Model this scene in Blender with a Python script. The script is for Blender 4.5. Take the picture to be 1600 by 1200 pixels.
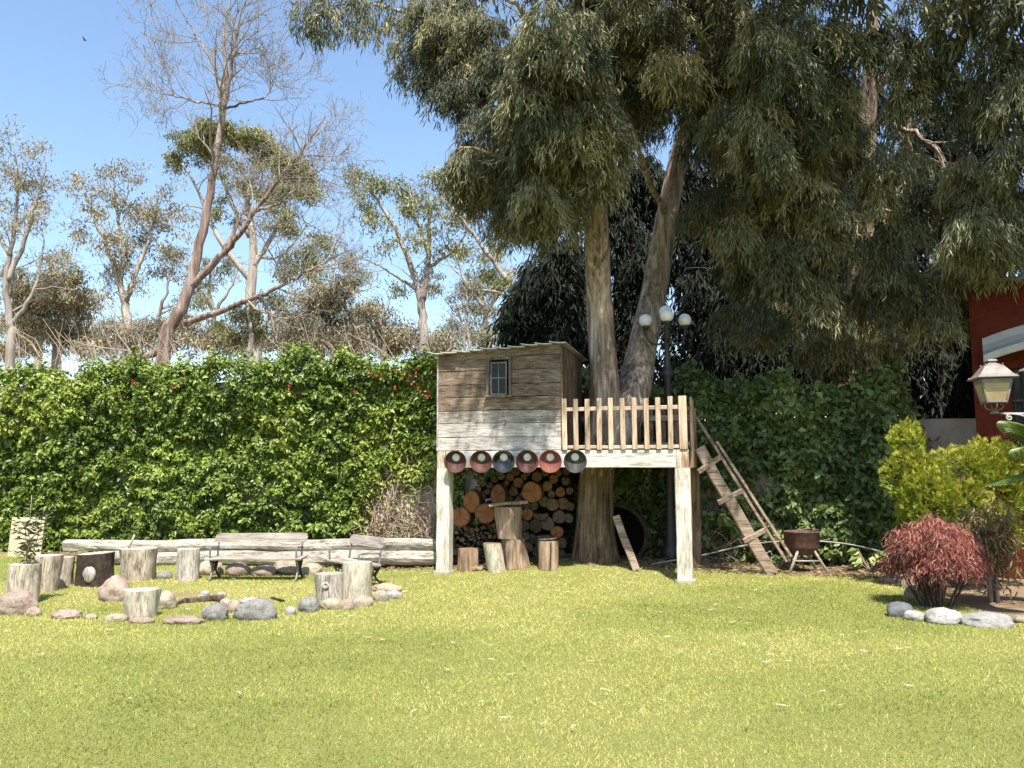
import bpy, bmesh, math, random
import numpy as np
from mathutils import Vector, Matrix, Euler

for o in list(bpy.data.objects):
    bpy.data.objects.remove(o)
scene = bpy.context.scene
C = scene.collection
R = math.radians
rng = np.random.default_rng(7)
random.seed(7)

# ------------------------------------------------------------------ camera
FPX = 1250.0                      # focal length in pixels of a 1600 wide frame
PITCH = math.atan(135.0 / FPX)    # horizon lies 135 px under the middle
CAMZ = 1.6
cam_d = bpy.data.cameras.new('camera')
cam_d.sensor_width = 36.0
cam_d.lens = 36.0 * FPX / 1600.0
cam_d.clip_start = 0.1
cam_d.clip_end = 3000
cam = bpy.data.objects.new('camera', cam_d)
C.objects.link(cam)
cam.location = (0, 0, CAMZ)
cam.rotation_euler = (R(90) + PITCH, 0, 0)
scene.camera = cam

# ------------------------------------------------------------------ light
SUN_EL = R(61)
SUN_AZ = math.atan2(0.145, -1.0)          # from +Y, clockwise: behind the camera, a little to the right
sun_to = Vector((math.sin(SUN_AZ) * math.cos(SUN_EL), math.cos(SUN_AZ) * math.cos(SUN_EL), math.sin(SUN_EL)))
world = bpy.data.worlds.new('World')
scene.world = world
world.use_nodes = True
wn = world.node_tree.nodes
wl = world.node_tree.links
wn.clear()
sky = wn.new('ShaderNodeTexSky')
sky.sky_type = 'NISHITA'
sky.sun_disc = False
sky.sun_elevation = SUN_EL
sky.sun_rotation = SUN_AZ
sky.air_density = 1.25
sky.dust_density = 0.7
sky.ozone_density = 3.0
bg = wn.new('ShaderNodeBackground')
bg.inputs['Strength'].default_value = 0.122
wo = wn.new('ShaderNodeOutputWorld')
wl.new(sky.outputs[0], bg.inputs[0])
wl.new(bg.outputs[0], wo.inputs[0])
sd = bpy.data.lights.new('sun', 'SUN')
sd.energy = 5.0
sd.angle = R(0.55)
sd.color = (1.0, 0.95, 0.86)
sun = bpy.data.objects.new('sun', sd)
C.objects.link(sun)
sun.location = (4, -10, 20)
sun.rotation_euler = (-sun_to).to_track_quat('-Z', 'Y').to_euler()
scene.view_settings.view_transform = 'Standard'
scene.view_settings.look = 'None'
scene.view_settings.gamma = 1.0
scene.view_settings.exposure = 1.06
scene.view_settings.use_curve_mapping = False
scene.cycles.max_bounces = 8
scene.cycles.transparent_max_bounces = 8

# ------------------------------------------------------------------ where things stand
CP, SP = math.cos(PITCH), math.sin(PITCH)


def ray(u, v):
    x = (u - 800.0) / FPX
    z = (600.0 - v) / FPX
    return x, CP - z * SP, SP + z * CP


def at(u, v, Y):
    dx, dy, dz = ray(u, v)
    t = Y / dy
    return Vector((dx * t, Y, CAMZ + dz * t))


def hgt(x, y):
    m = 0.19 * np.exp(-(((x - 1.2) / 1.7) ** 2 + ((y - 13.3) / 1.0) ** 2))
    m = m + 0.012 * np.sin(x * 1.1 + 0.4) * np.sin(y * 0.9 + 1.0) + 0.006 * np.sin(x * 2.9 + y * 1.7)
    return m


def gr(u, v):
    dx, dy, dz = ray(u, v)
    z = 0.0
    for _ in range(6):
        t = (z - CAMZ) / dz
        z = float(hgt(dx * t, dy * t))
    return Vector((dx * t, dy * t, z))


def wall_y(x):
    return 16.5 - (x + 10.0) * 0.144


def mpp(Y):                       # metres per photo pixel at a depth
    return Y / FPX / 1.0


def _hash(ix, iy, iz, seed):
    n = (ix * 374761393 + iy * 668265263 + iz * 2147483647 + seed * 974634777) & 0xffffffff
    n = ((n ^ (n >> 13)) * 1274126177) & 0xffffffff
    n = n ^ (n >> 16)
    return (n & 0xffff) / 65535.0


def vnoise(P, scale, seed=0):
    P = np.asarray(P, dtype=np.float64) * scale + 1000.0
    i = np.floor(P).astype(np.int64)
    f = P - i
    f = f * f * (3 - 2 * f)
    out = 0
    for dx in (0, 1):
        for dy in (0, 1):
            for dz in (0, 1):
                w = (f[..., 0] if dx else 1 - f[..., 0]) * (f[..., 1] if dy else 1 - f[..., 1]) * (f[..., 2] if dz else 1 - f[..., 2])
                out = out + w * _hash(i[..., 0] + dx, i[..., 1] + dy, i[..., 2] + dz, seed)
    return out


def fbm(P, scale, seed=0, oct=3):
    a, s, tot, out = 1.0, scale, 0, 0
    for k in range(oct):
        out = out + a * vnoise(P, s, seed + k * 17)
        tot += a
        a *= 0.5
        s *= 2.1
    return out / tot


# ------------------------------------------------------------------ materials
def nodes_of(name):
    m = bpy.data.materials.new(name)
    m.use_nodes = True
    nt = m.node_tree
    b = nt.nodes['Principled BSDF']
    return m, nt, nt.nodes, nt.links, b


def ramp(nt, stops):
    r = nt.nodes.new('ShaderNodeValToRGB')
    e = r.color_ramp.elements
    while len(e) > 1:
        e.remove(e[-1])
    e[0].position = stops[0][0]
    e[0].color = (*stops[0][1], 1)
    for p, c in stops[1:]:
        k = e.new(p)
        k.color = (*c, 1)
    return r


def coords(nt, scale=(1, 1, 1), rand=True):
    tc = nt.nodes.new('ShaderNodeTexCoord')
    mp = nt.nodes.new('ShaderNodeMapping')
    mp.inputs['Scale'].default_value = scale
    if rand:
        oi = nt.nodes.new('ShaderNodeObjectInfo')
        mul = nt.nodes.new('ShaderNodeVectorMath')
        mul.operation = 'SCALE'
        mul.inputs[0].default_value = (37.0, 53.0, 71.0)
        nt.links.new(oi.outputs['Random'], mul.inputs['Scale'])
        nt.links.new(mul.outputs[0], mp.inputs['Location'])
    nt.links.new(tc.outputs['Object'], mp.inputs['Vector'])
    return mp


def noise(nt, vec, scale, detail=6, rough=0.6, dist=0.0):
    n = nt.nodes.new('ShaderNodeTexNoise')
    n.inputs['Scale'].default_value = scale
    n.inputs['Detail'].default_value = detail
    n.inputs['Roughness'].default_value = rough
    n.inputs['Distortion'].default_value = dist
    nt.links.new(vec.outputs[0], n.inputs['Vector'])
    return n


def mixc(nt, a, b, fac, mode='MIX'):
    m = nt.nodes.new('ShaderNodeMix')
    m.data_type = 'RGBA'
    m.blend_type = mode
    for sock, val in ((m.inputs[0], fac), (m.inputs[6], a), (m.inputs[7], b)):
        if hasattr(val, 'links') or hasattr(val, 'is_linked'):
            nt.links.new(val, sock)
        elif isinstance(val, (int, float)):
            sock.default_value = val
        else:
            sock.default_value = (*val, 1)
    return m.outputs[2]


def bump(nt, b, height, strength=0.4, dist=0.01):
    bp = nt.nodes.new('ShaderNodeBump')
    bp.inputs['Strength'].default_value = strength
    bp.inputs['Distance'].default_value = dist
    nt.links.new(height, bp.inputs['Height'])
    nt.links.new(bp.outputs[0], b.inputs['Normal'])


def wood(name, cols, axis='X', fine=60, coarse=5, flake=None, rough=0.85, vary=0.25, bumpd=0.006, st=0.06, fs=14):
    """weathered wood: grain along an object axis, optional paint flakes / stains colour"""
    m, nt, N, Lk, b = nodes_of(name)
    s = {'X': (st, 1, 1), 'Y': (1, st, 1), 'Z': (1, 1, st)}[axis]
    s2 = {'X': (0.3, 1, 1), 'Y': (1, 0.3, 1), 'Z': (1, 1, 0.3)}[axis]
    g = noise(nt, coords(nt, s), fine, 5, 0.65, 0.3)
    c = noise(nt, coords(nt, s2), coarse, 5, 0.65, 0.5)
    add = N.new('ShaderNodeMath')
    add.operation = 'MULTIPLY_ADD'
    add.inputs[1].default_value = 0.6
    Lk.new(g.outputs[0], add.inputs[0])
    mul = N.new('ShaderNodeMath')
    mul.operation = 'MULTIPLY'
    mul.inputs[1].default_value = 0.4
    Lk.new(c.outputs[0], mul.inputs[0])
    Lk.new(mul.outputs[0], add.inputs[2])
    k = len(cols) - 1
    rp = ramp(nt, [(0.39 + 0.22 * i / max(k, 1), col) for i, col in enumerate(cols)])
    Lk.new(add.outputs[0], rp.inputs[0])
    col = rp.outputs[0]
    if flake:
        fc, lo, hi = flake
        fn = noise(nt, coords(nt, s2), fs, 7, 0.75, 0.2)
        fr = ramp(nt, [(lo, (0, 0, 0)), (hi, (1, 1, 1))])
        Lk.new(fn.outputs[0], fr.inputs[0])
        col = mixc(nt, col, fc, fr.outputs[0])
    oi = N.new('ShaderNodeObjectInfo')
    mr = N.new('ShaderNodeMapRange')
    mr.inputs[3].default_value = 1 - vary
    mr.inputs[4].default_value = 1 + vary * 0.6
    Lk.new(oi.outputs['Random'], mr.inputs[0])
    hsv = N.new('ShaderNodeHueSaturation')
    Lk.new(mr.outputs[0], hsv.inputs['Value'])
    Lk.new(col, hsv.inputs['Color'])
    Lk.new(hsv.outputs[0], b.inputs['Base Color'])
    b.inputs['Roughness'].default_value = rough
    b.inputs['Specular IOR Level'].default_value = 0.2
    bump(nt, b, add.outputs[0], 0.7, bumpd)
    return m


def speckle(name, c1, c2, scale=8, rough=0.8, spec=0.3, bumps=0.4, bdist=0.01, metal=0.0, c3=None, vary=0.2, spots=0.0):
    m, nt, N, Lk, b = nodes_of(name)
    mp = coords(nt)
    n = noise(nt, mp, scale, 8, 0.68)
    st = [(0.3, c1), (0.7, c2)]
    if c3:
        st = [(0.3, c1), (0.52, c2), (0.72, c3)]
    rp = ramp(nt, st)
    Lk.new(n.outputs[0], rp.inputs[0])
    col = rp.outputs[0]
    if spots:
        ns_ = noise(nt, mp, scale * 2.7, 8, 0.8)
        rs_ = ramp(nt, [(0.50, (0, 0, 0)), (0.66, (spots, spots, spots))])
        Lk.new(ns_.outputs[0], rs_.inputs[0])
        col = mixc(nt, col, tuple(x * 0.42 for x in c1), rs_.outputs[0])
    oi = N.new('ShaderNodeObjectInfo')
    mr = N.new('ShaderNodeMapRange')
    mr.inputs[3].default_value = 1 - vary
    mr.inputs[4].default_value = 1 + vary * 0.6
    Lk.new(oi.outputs['Random'], mr.inputs[0])
    hsv = N.new('ShaderNodeHueSaturation')
    Lk.new(mr.outputs[0], hsv.inputs['Value'])
    Lk.new(col, hsv.inputs['Color'])
    Lk.new(hsv.outputs[0], b.inputs['Base Color'])
    b.inputs['Roughness'].default_value = rough
    b.inputs['Specular IOR Level'].default_value = spec
    b.inputs['Metallic'].default_value = metal
    n2 = noise(nt, mp, scale * 5, 6, 0.7)
    bump(nt, b, n2.outputs[0], bumps, bdist)
    return m


def leafmat(name, cols, trans=0.3, rough=0.5, spec=0.35, tcol=None):
    m, nt, N, Lk, b = nodes_of(name)
    a = N.new('ShaderNodeAttribute')
    a.attribute_name = 'tint'
    k = len(cols) - 1
    rp = ramp(nt, [(i / k, c) for i, c in enumerate(cols)])
    Lk.new(a.outputs['Fac'], rp.inputs[0])
    Lk.new(rp.outputs[0], b.inputs['Base Color'])
    b.inputs['Roughness'].default_value = rough
    b.inputs['Specular IOR Level'].default_value = spec
    t = N.new('ShaderNodeBsdfTranslucent')
    tc = mixc(nt, rp.outputs[0], tcol or (1.0, 1.0, 0.55), 1.0, 'MULTIPLY')
    g = N.new('ShaderNodeMix')
    Lk.new(tc, t.inputs[0])
    mx = N.new('ShaderNodeMixShader')
    mx.inputs[0].default_value = trans
    Lk.new(b.outputs[0], mx.inputs[1])
    Lk.new(t.outputs[0], mx.inputs[2])
    N.remove(g)
    Lk.new(mx.outputs[0], N['Material Output'].inputs[0])
    return m


def endgrain(name, c_in, c_out, c_ring, vary=0.3, unit_r=1.0):
    m, nt, N, Lk, b = nodes_of(name)
    mp = coords(nt, rand=False)
    ln = N.new('ShaderNodeVectorMath')
    ln.operation = 'LENGTH'
    sep = N.new('ShaderNodeSeparateXYZ')
    cmb = N.new('ShaderNodeCombineXYZ')
    Lk.new(mp.outputs[0], sep.inputs[0])
    Lk.new(sep.outputs[0], cmb.inputs[0])
    Lk.new(sep.outputs[1], cmb.inputs[1])
    mp2 = coords(nt, rand=True)
    n = noise(nt, mp2, 6, 4, 0.6)
    sc = N.new('ShaderNodeVectorMath')
    sc.operation = 'SCALE'
    sc.inputs['Scale'].default_value = 0.05
    Lk.new(n.outputs['Color'], sc.inputs[0])
    ad = N.new('ShaderNodeVectorMath')
    Lk.new(cmb.outputs[0], ad.inputs[0])
    Lk.new(sc.outputs[0], ad.inputs[1])
    us = N.new('ShaderNodeVectorMath')
    us.operation = 'SCALE'
    us.inputs['Scale'].default_value = unit_r
    Lk.new(ad.outputs[0], us.inputs[0])
    Lk.new(us.outputs[0], ln.inputs[0])
    ml = N.new('ShaderNodeMath')
    ml.operation = 'MULTIPLY'
    ml.inputs[1].default_value = 260.0
    Lk.new(ln.outputs['Value'], ml.inputs[0])
    sn = N.new('ShaderNodeMath')
    sn.operation = 'SINE'
    Lk.new(ml.outputs[0], sn.inputs[0])
    rp = ramp(nt, [(0.0, c_in), (0.11, c_out), (0.16, c_ring)])
    Lk.new(ln.outputs['Value'], rp.inputs[0])
    mr = N.new('ShaderNodeMapRange')
    mr.inputs[1].default_value = -1
    mr.inputs[3].default_value = 0.0
    mr.inputs[4].default_value = 0.35
    Lk.new(sn.outputs[0], mr.inputs[0])
    col = mixc(nt, rp.outputs[0], c_ring, mr.outputs[0])
    n3 = noise(nt, mp2, 25, 6, 0.7)
    col = mixc(nt, col, tuple(x * 0.45 for x in c_out), n3.outputs[0])
    # drying checks: thin dark lines running out from the heart
    gr_ = N.new('ShaderNodeTexGradient')
    gr_.gradient_type = 'RADIAL'
    Lk.new(ad.outputs[0], gr_.inputs[0])
    oi0 = N.new('ShaderNodeObjectInfo')
    m1 = N.new('ShaderNodeMath')
    m1.operation = 'MULTIPLY_ADD'
    m1.inputs[1].default_value = 3.0
    Lk.new(gr_.outputs['Fac'], m1.inputs[0])
    Lk.new(oi0.outputs['Random'], m1.inputs[2])
    m2 = N.new('ShaderNodeMath')
    m2.operation = 'FRACT'
    Lk.new(m1.outputs[0], m2.inputs[0])
    rc = ramp(nt, [(0.0, (0, 0, 0)), (0.46, (0, 0, 0)), (0.49, (0.8, 0.8, 0.8)), (0.51, (0.8, 0.8, 0.8)), (0.54, (0, 0, 0))])
    Lk.new(m2.outputs[0], rc.inputs[0])
    col = mixc(nt, col, tuple(x * 0.12 for x in c_out), rc.outputs[0])
    oi = N.new('ShaderNodeObjectInfo')
    mv = N.new('ShaderNodeMapRange')
    mv.inputs[3].default_value = 1 - vary
    mv.inputs[4].default_value = 1 + vary
    Lk.new(oi.outputs['Random'], mv.inputs[0])
    hsv = N.new('ShaderNodeHueSaturation')
    Lk.new(mv.outputs[0], hsv.inputs['Value'])
    Lk.new(col, hsv.inputs['Color'])
    Lk.new(hsv.outputs[0], b.inputs['Base Color'])
    b.inputs['Roughness'].default_value = 0.9
    bump(nt, b, n3.outputs[0], 0.4, 0.006)
    return m


def plain(name, col, rough=0.5, metal=0.0, spec=0.5):
    m, nt, N, Lk, b = nodes_of(name)
    n = noise(nt, coords(nt), 9, 6, 0.65)
    r = ramp(nt, [(0.25, tuple(x * 0.72 for x in col)), (0.75, tuple(min(1, x * 1.15) for x in col))])
    Lk.new(n.outputs[0], r.inputs[0])
    Lk.new(r.outputs[0], b.inputs['Base Color'])
    b.inputs['Roughness'].default_value = rough
    b.inputs['Metallic'].default_value = metal
    b.inputs['Specular IOR Level'].default_value = spec
    return m


M = {}
M['plank_brown'] = wood('brown weathered boards', [(0.0644, 0.0414, 0.0276), (0.184, 0.129, 0.0873), (0.312, 0.24, 0.175)], 'X', 80, 6, ((0.331, 0.285, 0.239), 0.58, 0.75), st=0.085, fs=22, vary=0.22)
M['plank_pale'] = wood('sun bleached boards', [(0.17, 0.145, 0.119), (0.391, 0.357, 0.315), (0.561, 0.527, 0.484)], 'X', 75, 7, ((0.221, 0.178, 0.145), 0.58, 0.72), st=0.085, fs=22, vary=0.12)
M['plank_mid'] = wood('half bleached boards', [(0.11, 0.09, 0.075), (0.26, 0.22, 0.18), (0.42, 0.38, 0.33)], 'X', 78, 6, ((0.5, 0.46, 0.41), 0.52, 0.72), st=0.085, fs=9, vary=0.12)
M['plank_upright'] = wood('brown upright boards', [(0.063, 0.038, 0.0255), (0.179, 0.114, 0.0723), (0.294, 0.199, 0.132)], 'Z', 75, 6, st=0.085, fs=22, vary=0.3)
M['post_paint'] = wood('flaking white posts', [(0.288, 0.245, 0.19), (0.527, 0.476, 0.394), (0.639, 0.59, 0.507)], 'Z', 45, 7, ((0.176, 0.123, 0.0774), 0.60, 0.68), fs=42, st=0.1, vary=0.06)
M['post_dark'] = wood('brown posts', [(0.08, 0.05, 0.03), (0.20, 0.13, 0.08), (0.28, 0.2, 0.14)], 'Z', 45, 7, vary=0.1)
M['beam_paint'] = wood('flaking white beam', [(0.262, 0.231, 0.201), (0.509, 0.471, 0.416), (0.617, 0.584, 0.531)], 'X', 40, 6, ((0.193, 0.149, 0.115), 0.62, 0.72), fs=42, st=0.1, vary=0.06)
M['picket'] = wood('picket wood', [(0.253, 0.163, 0.0986), (0.465, 0.342, 0.237), (0.592, 0.468, 0.348)], 'Z', 50, 6, ((0.211, 0.141, 0.0922), 0.6, 0.72), vary=0.2)
M['rail_wood'] = wood('rail wood', [(0.253, 0.163, 0.0986), (0.465, 0.342, 0.237), (0.592, 0.468, 0.348)], 'X', 50, 6, vary=0.15)
M['rust_wood'] = wood('rust stained block', [(0.187, 0.1, 0.0575), (0.425, 0.33, 0.23), (0.595, 0.6, 0.552)], 'Z', 30, 8, ((0.255, 0.13, 0.069), 0.5, 0.65), vary=0.1)
M['deck'] = wood('deck boards', [(0.12, 0.09, 0.06), (0.26, 0.2, 0.15), (0.36, 0.3, 0.24)], 'X', 45, 5)
M['ladder'] = wood('ladder wood', [(0.10, 0.065, 0.045), (0.26, 0.19, 0.14), (0.40, 0.32, 0.25)], 'X', 55, 6, vary=0.12)
M['roof'] = plain('galvanised roof sheet', (0.55, 0.52, 0.47), 0.55, 0.3)
M['concrete'] = speckle('concrete', (0.28, 0.24, 0.2), (0.5, 0.45, 0.39), 12)
M['window_wood'] = wood('window wood', [(0.056, 0.04, 0.032), (0.128, 0.096, 0.072), (0.2, 0.16, 0.128)], 'Z', 50, 6)
M['sash'] = wood('grey sash paint', [(0.14, 0.14, 0.126), (0.238, 0.238, 0.217), (0.294, 0.294, 0.28)], 'Z', 40, 6)
M['bench_wood'] = wood('grey bench slats', [(0.138, 0.112, 0.0901), (0.303, 0.26, 0.217), (0.419, 0.376, 0.326)], 'X', 60, 7, vary=0.1)
M['iron'] = speckle('black iron', (0.018, 0.017, 0.016), (0.05, 0.045, 0.04), 20, 0.55, 0.5, 0.3, 0.003, 0.3)
M['iron_grey'] = speckle('worn grey iron', (0.10, 0.10, 0.095), (0.26, 0.25, 0.23), 20, 0.6, 0.5, 0.3, 0.003, 0.2)
M['log_side'] = wood('grey old timber', [(0.103, 0.0817, 0.0587), (0.322, 0.29, 0.235), (0.478, 0.447, 0.375)], 'X', 62, 9, ((0.129, 0.101, 0.0704), 0.6, 0.7), st=0.13, vary=0.08, bumpd=0.02)
M['stump_pale'] = wood('bleached stump', [(0.121, 0.0907, 0.0654), (0.377, 0.312, 0.233), (0.543, 0.479, 0.386)], 'Z', 62, 9, ((0.227, 0.174, 0.124), 0.58, 0.72), st=0.13, vary=0.12, bumpd=0.015)
M['stump_white'] = wood('pale peeled stump', [(0.21, 0.175, 0.124), (0.419, 0.372, 0.28), (0.506, 0.469, 0.372)], 'Z', 62, 9, st=0.13, vary=0.05, bumpd=0.01)
M['stump_grey'] = wood('grey stump', [(0.137, 0.112, 0.0929), (0.371, 0.323, 0.274), (0.567, 0.519, 0.45)], 'Z', 62, 9, st=0.13, vary=0.12, bumpd=0.015)
M['stump_dark'] = speckle('dark rough bark', (0.02, 0.014, 0.01), (0.11, 0.08, 0.06), 16, 0.9, 0.2, 1.0, 0.04)
M['stump_top'] = endgrain('grey sawn top', (0.42, 0.37, 0.3), (0.52, 0.46, 0.38), (0.34, 0.29, 0.23), 0.15)
M['log_bark'] = wood('firewood bark', [(0.0375, 0.0263, 0.0188), (0.105, 0.075, 0.0525), (0.18, 0.135, 0.0975)], 'Z', 25, 8, vary=0.3)  # firewood bark and log ends darkened to deepen the shade under the deck
M['log_tan'] = wood('tan peeled firewood', [(0.153, 0.0952, 0.0574), (0.281, 0.191, 0.122), (0.383, 0.293, 0.204)], 'Z', 30, 7, ((0.128, 0.0765, 0.0446), 0.6, 0.72), vary=0.1)
M['end_orange'] = endgrain('orange end grain', (0.288, 0.112, 0.04), (0.416, 0.176, 0.064), (0.272, 0.112, 0.04), unit_r=0.16)
M['end_tan'] = endgrain('tan end grain', (0.272, 0.17, 0.0748), (0.313, 0.197, 0.0884), (0.19, 0.109, 0.0476), unit_r=0.16)
M['end_block'] = endgrain('block end grain', (0.28, 0.17, 0.08), (0.33, 0.21, 0.1), (0.2, 0.12, 0.05))
M['end_grey'] = endgrain('grey end grain', (0.161, 0.115, 0.0719), (0.186, 0.13, 0.0843), (0.118, 0.0781, 0.0464), unit_r=0.16)
M['euc_bark'] = wood('eucalyptus bark', [(0.0675, 0.0473, 0.0338), (0.243, 0.176, 0.121), (0.486, 0.392, 0.297)], 'Z', 13, 3.0, ((0.405, 0.365, 0.311), 0.54, 0.66), bumpd=0.05, vary=0.0)
M['fibre_bark'] = wood('stringy brown bark', [(0.028, 0.0176, 0.0112), (0.12, 0.08, 0.048), (0.24, 0.176, 0.112)], 'Z', 17, 6.0, bumpd=0.06, vary=0.0)  # brown lower bark, its colour also darkened for the shade under the deck
M['bark_red'] = wood('reddish shaggy bark', [(0.0792, 0.0479, 0.0337), (0.211, 0.148, 0.118), (0.37, 0.307, 0.269)], 'Z', 10, 2.2, bumpd=0.03, vary=0.1)
M['bark_pale'] = wood('pale bark', [(0.176, 0.144, 0.12), (0.32, 0.28, 0.24), (0.44, 0.4, 0.352)], 'Z', 10, 2.5, bumpd=0.02, vary=0.2)
M['twig'] = plain('dry twig', (0.384, 0.3, 0.216), 0.9)
M['twig_grey'] = plain('grey tan twigs', (0.27, 0.23, 0.185), 0.9)
M['lawn_soil'] = None
M['rock_pink'] = speckle('pinkish stone', (0.211, 0.149, 0.112), (0.329, 0.248, 0.195), 7, c3=(0.387, 0.321, 0.256), spots=0.8, bumps=0.9, bdist=0.02)
M['rock_beige'] = speckle('beige stone', (0.246, 0.198, 0.134), (0.365, 0.306, 0.223), 6, c3=(0.422, 0.375, 0.289), spots=0.8, bumps=0.9, bdist=0.02)
M['rock_grey'] = speckle('grey stone', (0.134, 0.133, 0.122), (0.219, 0.212, 0.191), 8, c3=(0.303, 0.287, 0.248), spots=0.8, bumps=0.9, bdist=0.02)
M['rock_white'] = speckle('white stone', (0.279, 0.264, 0.233), (0.366, 0.35, 0.321), 8, c3=(0.406, 0.396, 0.37), spots=0.8, bumps=0.9, bdist=0.02)
M['rock_shaded'] = speckle('shade toned stone', (0.07, 0.075, 0.08), (0.15, 0.16, 0.165), 8)  # shade of the red shrub put into the stone colour
M['wall_tan'] = speckle('tan plaster wall', (0.405, 0.315, 0.24), (0.6, 0.495, 0.405), 2.5, 0.95, 0.1, 0.3, 0.01, c3=(0.69, 0.615, 0.525))
M['wall_red'] = speckle('red plaster', (0.09, 0.0153, 0.00912), (0.112, 0.0214, 0.0125), 3, 0.9, 0.15, 0.2, 0.004, vary=0.02, spots=0.5)
M['white_metal'] = speckle('dusty white metal', (0.33, 0.318, 0.288), (0.432, 0.42, 0.39), 5, 0.6, 0.4, 0.1, 0.003, vary=0.03)
M['lantern_metal'] = speckle('weathered lantern metal', (0.127, 0.104, 0.0864), (0.242, 0.213, 0.19), 10, 0.6, 0.4, 0.2, 0.003, 0.1, vary=0.03)
M['lamp_post'] = speckle('dark lamp paint', (0.022, 0.023, 0.022), (0.05, 0.05, 0.047), 12, 0.5, 0.5, 0.15, 0.002, vary=0.05)
M['rust'] = speckle('rusty steel', (0.035, 0.018, 0.014), (0.12, 0.06, 0.045), 9, 0.75, 0.4, 0.4, 0.004, c3=(0.2, 0.13, 0.1))
M['cream_board'] = speckle('cream board', (0.371, 0.308, 0.201), (0.456, 0.391, 0.273), 5, 0.9)
M['rope'] = plain('pale cable', (0.35, 0.329, 0.28), 0.8)
M['dark_rubber'] = plain('dark wheel disc', (0.006, 0.0055, 0.005), 1.0, 0.0, 0.0)
M['rim_wood'] = wood('brown rim', [(0.018, 0.0105, 0.006), (0.048, 0.03, 0.018), (0.066, 0.045, 0.03)], 'Z', 40, 6)
M['flower'] = plain('red flower', (0.55, 0.05, 0.03), 0.6)

# milky lamp globe
m, nt, N, Lk, b = nodes_of('milky glass globe')
b.inputs['Base Color'].default_value = (0.82, 0.83, 0.82, 1)
b.inputs['Roughness'].default_value = 0.18
b.inputs['Subsurface Weight'].default_value = 0.3
b.inputs['Subsurface Radius'].default_value = (0.06, 0.06, 0.06)
M['globe'] = m
m, nt, N, Lk, b = nodes_of('window glass')
b.inputs['Base Color'].default_value = (0.012, 0.013, 0.013, 1)
b.inputs['Roughness'].default_value = 0.22
b.inputs['Specular IOR Level'].default_value = 0.25
M['glass'] = m
m, nt, N, Lk, b = nodes_of('frosted amber glass')
n = noise(nt, coords(nt), 5, 5, 0.6)
r = ramp(nt, [(0.3, (0.40, 0.30, 0.17)), (0.7, (0.58, 0.46, 0.28))])
Lk.new(n.outputs[0], r.inputs[0])
Lk.new(r.outputs[0], b.inputs['Base Color'])
b.inputs['Roughness'].default_value = 0.35
b.inputs['Transmission Weight'].default_value = 0.25
M['amber'] = m


def shade_mat(name, c1, c2, rough):
    m, nt, N, Lk, b = nodes_of(name)
    n = noise(nt, coords(nt, (6, 6, 1)), 2.5, 5, 0.6)
    r = ramp(nt, [(0.35, c1), (0.65, c2)])
    Lk.new(n.outputs[0], r.inputs[0])
    Lk.new(r.outputs[0], b.inputs['Base Color'])
    b.inputs['Roughness'].default_value = rough
    b.inputs['Specular IOR Level'].default_value = 0.6 if rough < 0.2 else 0.12
    return m


M['shade_brown'] = shade_mat('maroon enamel', (0.045, 0.020, 0.018), (0.115, 0.050, 0.042), 0.5)
M['shade_black'] = shade_mat('black enamel', (0.012, 0.013, 0.011), (0.032, 0.032, 0.027), 0.12)
M['shade_red'] = shade_mat('red enamel', (0.16, 0.052, 0.038), (0.22, 0.075, 0.055), 0.5)
M['shade_grey'] = shade_mat('dark grey enamel', (0.032, 0.029, 0.028), (0.075, 0.068, 0.064), 0.5)
M['hub'] = plain('pale hub', (0.8, 0.79, 0.75), 0.5)

# leaves
M['grass'] = leafmat('lawn blades', [(0.095, 0.135, 0.020), (0.275, 0.325, 0.068), (0.455, 0.455, 0.125), (0.70, 0.59, 0.25)], 0.35, 0.6, 0.2, (1, 1, 0.6))
M['hedge_leaf'] = leafmat('hedge leaves', [(0.0408, 0.0706, 0.0111), (0.102, 0.156, 0.0203), (0.204, 0.272, 0.0388), (0.387, 0.403, 0.0832)], 0.16, 0.42, 0.4)
M['ivy_leaf'] = leafmat('ivy leaves', [(0.052, 0.0822, 0.0235), (0.0975, 0.145, 0.0405), (0.182, 0.242, 0.0746), (0.364, 0.399, 0.139)], 0.25, 0.42, 0.4)
M['dry_leaf'] = leafmat('dry leaves', [(0.12, 0.085, 0.05), (0.24, 0.18, 0.10), (0.36, 0.29, 0.17)], 0.2, 0.8, 0.2)
M['euc_leaf'] = leafmat('eucalyptus leaves', [(0.052, 0.060, 0.036), (0.11, 0.12, 0.07), (0.215, 0.215, 0.115), (0.42, 0.375, 0.205)], 0.12, 0.6, 0.18)
M['euc_shaded'] = leafmat('shade toned evergreen leaves', [(0.0136, 0.0186, 0.0136), (0.0248, 0.0322, 0.0223), (0.0465, 0.0558, 0.0372)], 0.12, 0.7, 0.12)  # shade cast by the nearer crowns is put into this leaf colour
M['euc_olive'] = leafmat('olive leaves', [(0.117, 0.13, 0.0478), (0.205, 0.212, 0.0819), (0.328, 0.314, 0.137), (0.464, 0.41, 0.205)], 0.25, 0.5, 0.35)
M['euc_brown'] = leafmat('brownish leaves', [(0.144, 0.124, 0.079), (0.263, 0.232, 0.15), (0.406, 0.352, 0.228), (0.575, 0.498, 0.351)], 0.22, 0.6, 0.3)
M['euc_pale'] = leafmat('pale grey green leaves', [(0.14, 0.145, 0.09), (0.22, 0.225, 0.14), (0.31, 0.31, 0.2), (0.4, 0.38, 0.26)], 0.22, 0.7, 0.15)
M['red_leaf'] = leafmat('red leaves', [(0.10, 0.05, 0.035), (0.22, 0.085, 0.065), (0.38, 0.14, 0.105), (0.55, 0.25, 0.18)], 0.3, 0.5, 0.3, (1, 0.6, 0.5))
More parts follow.
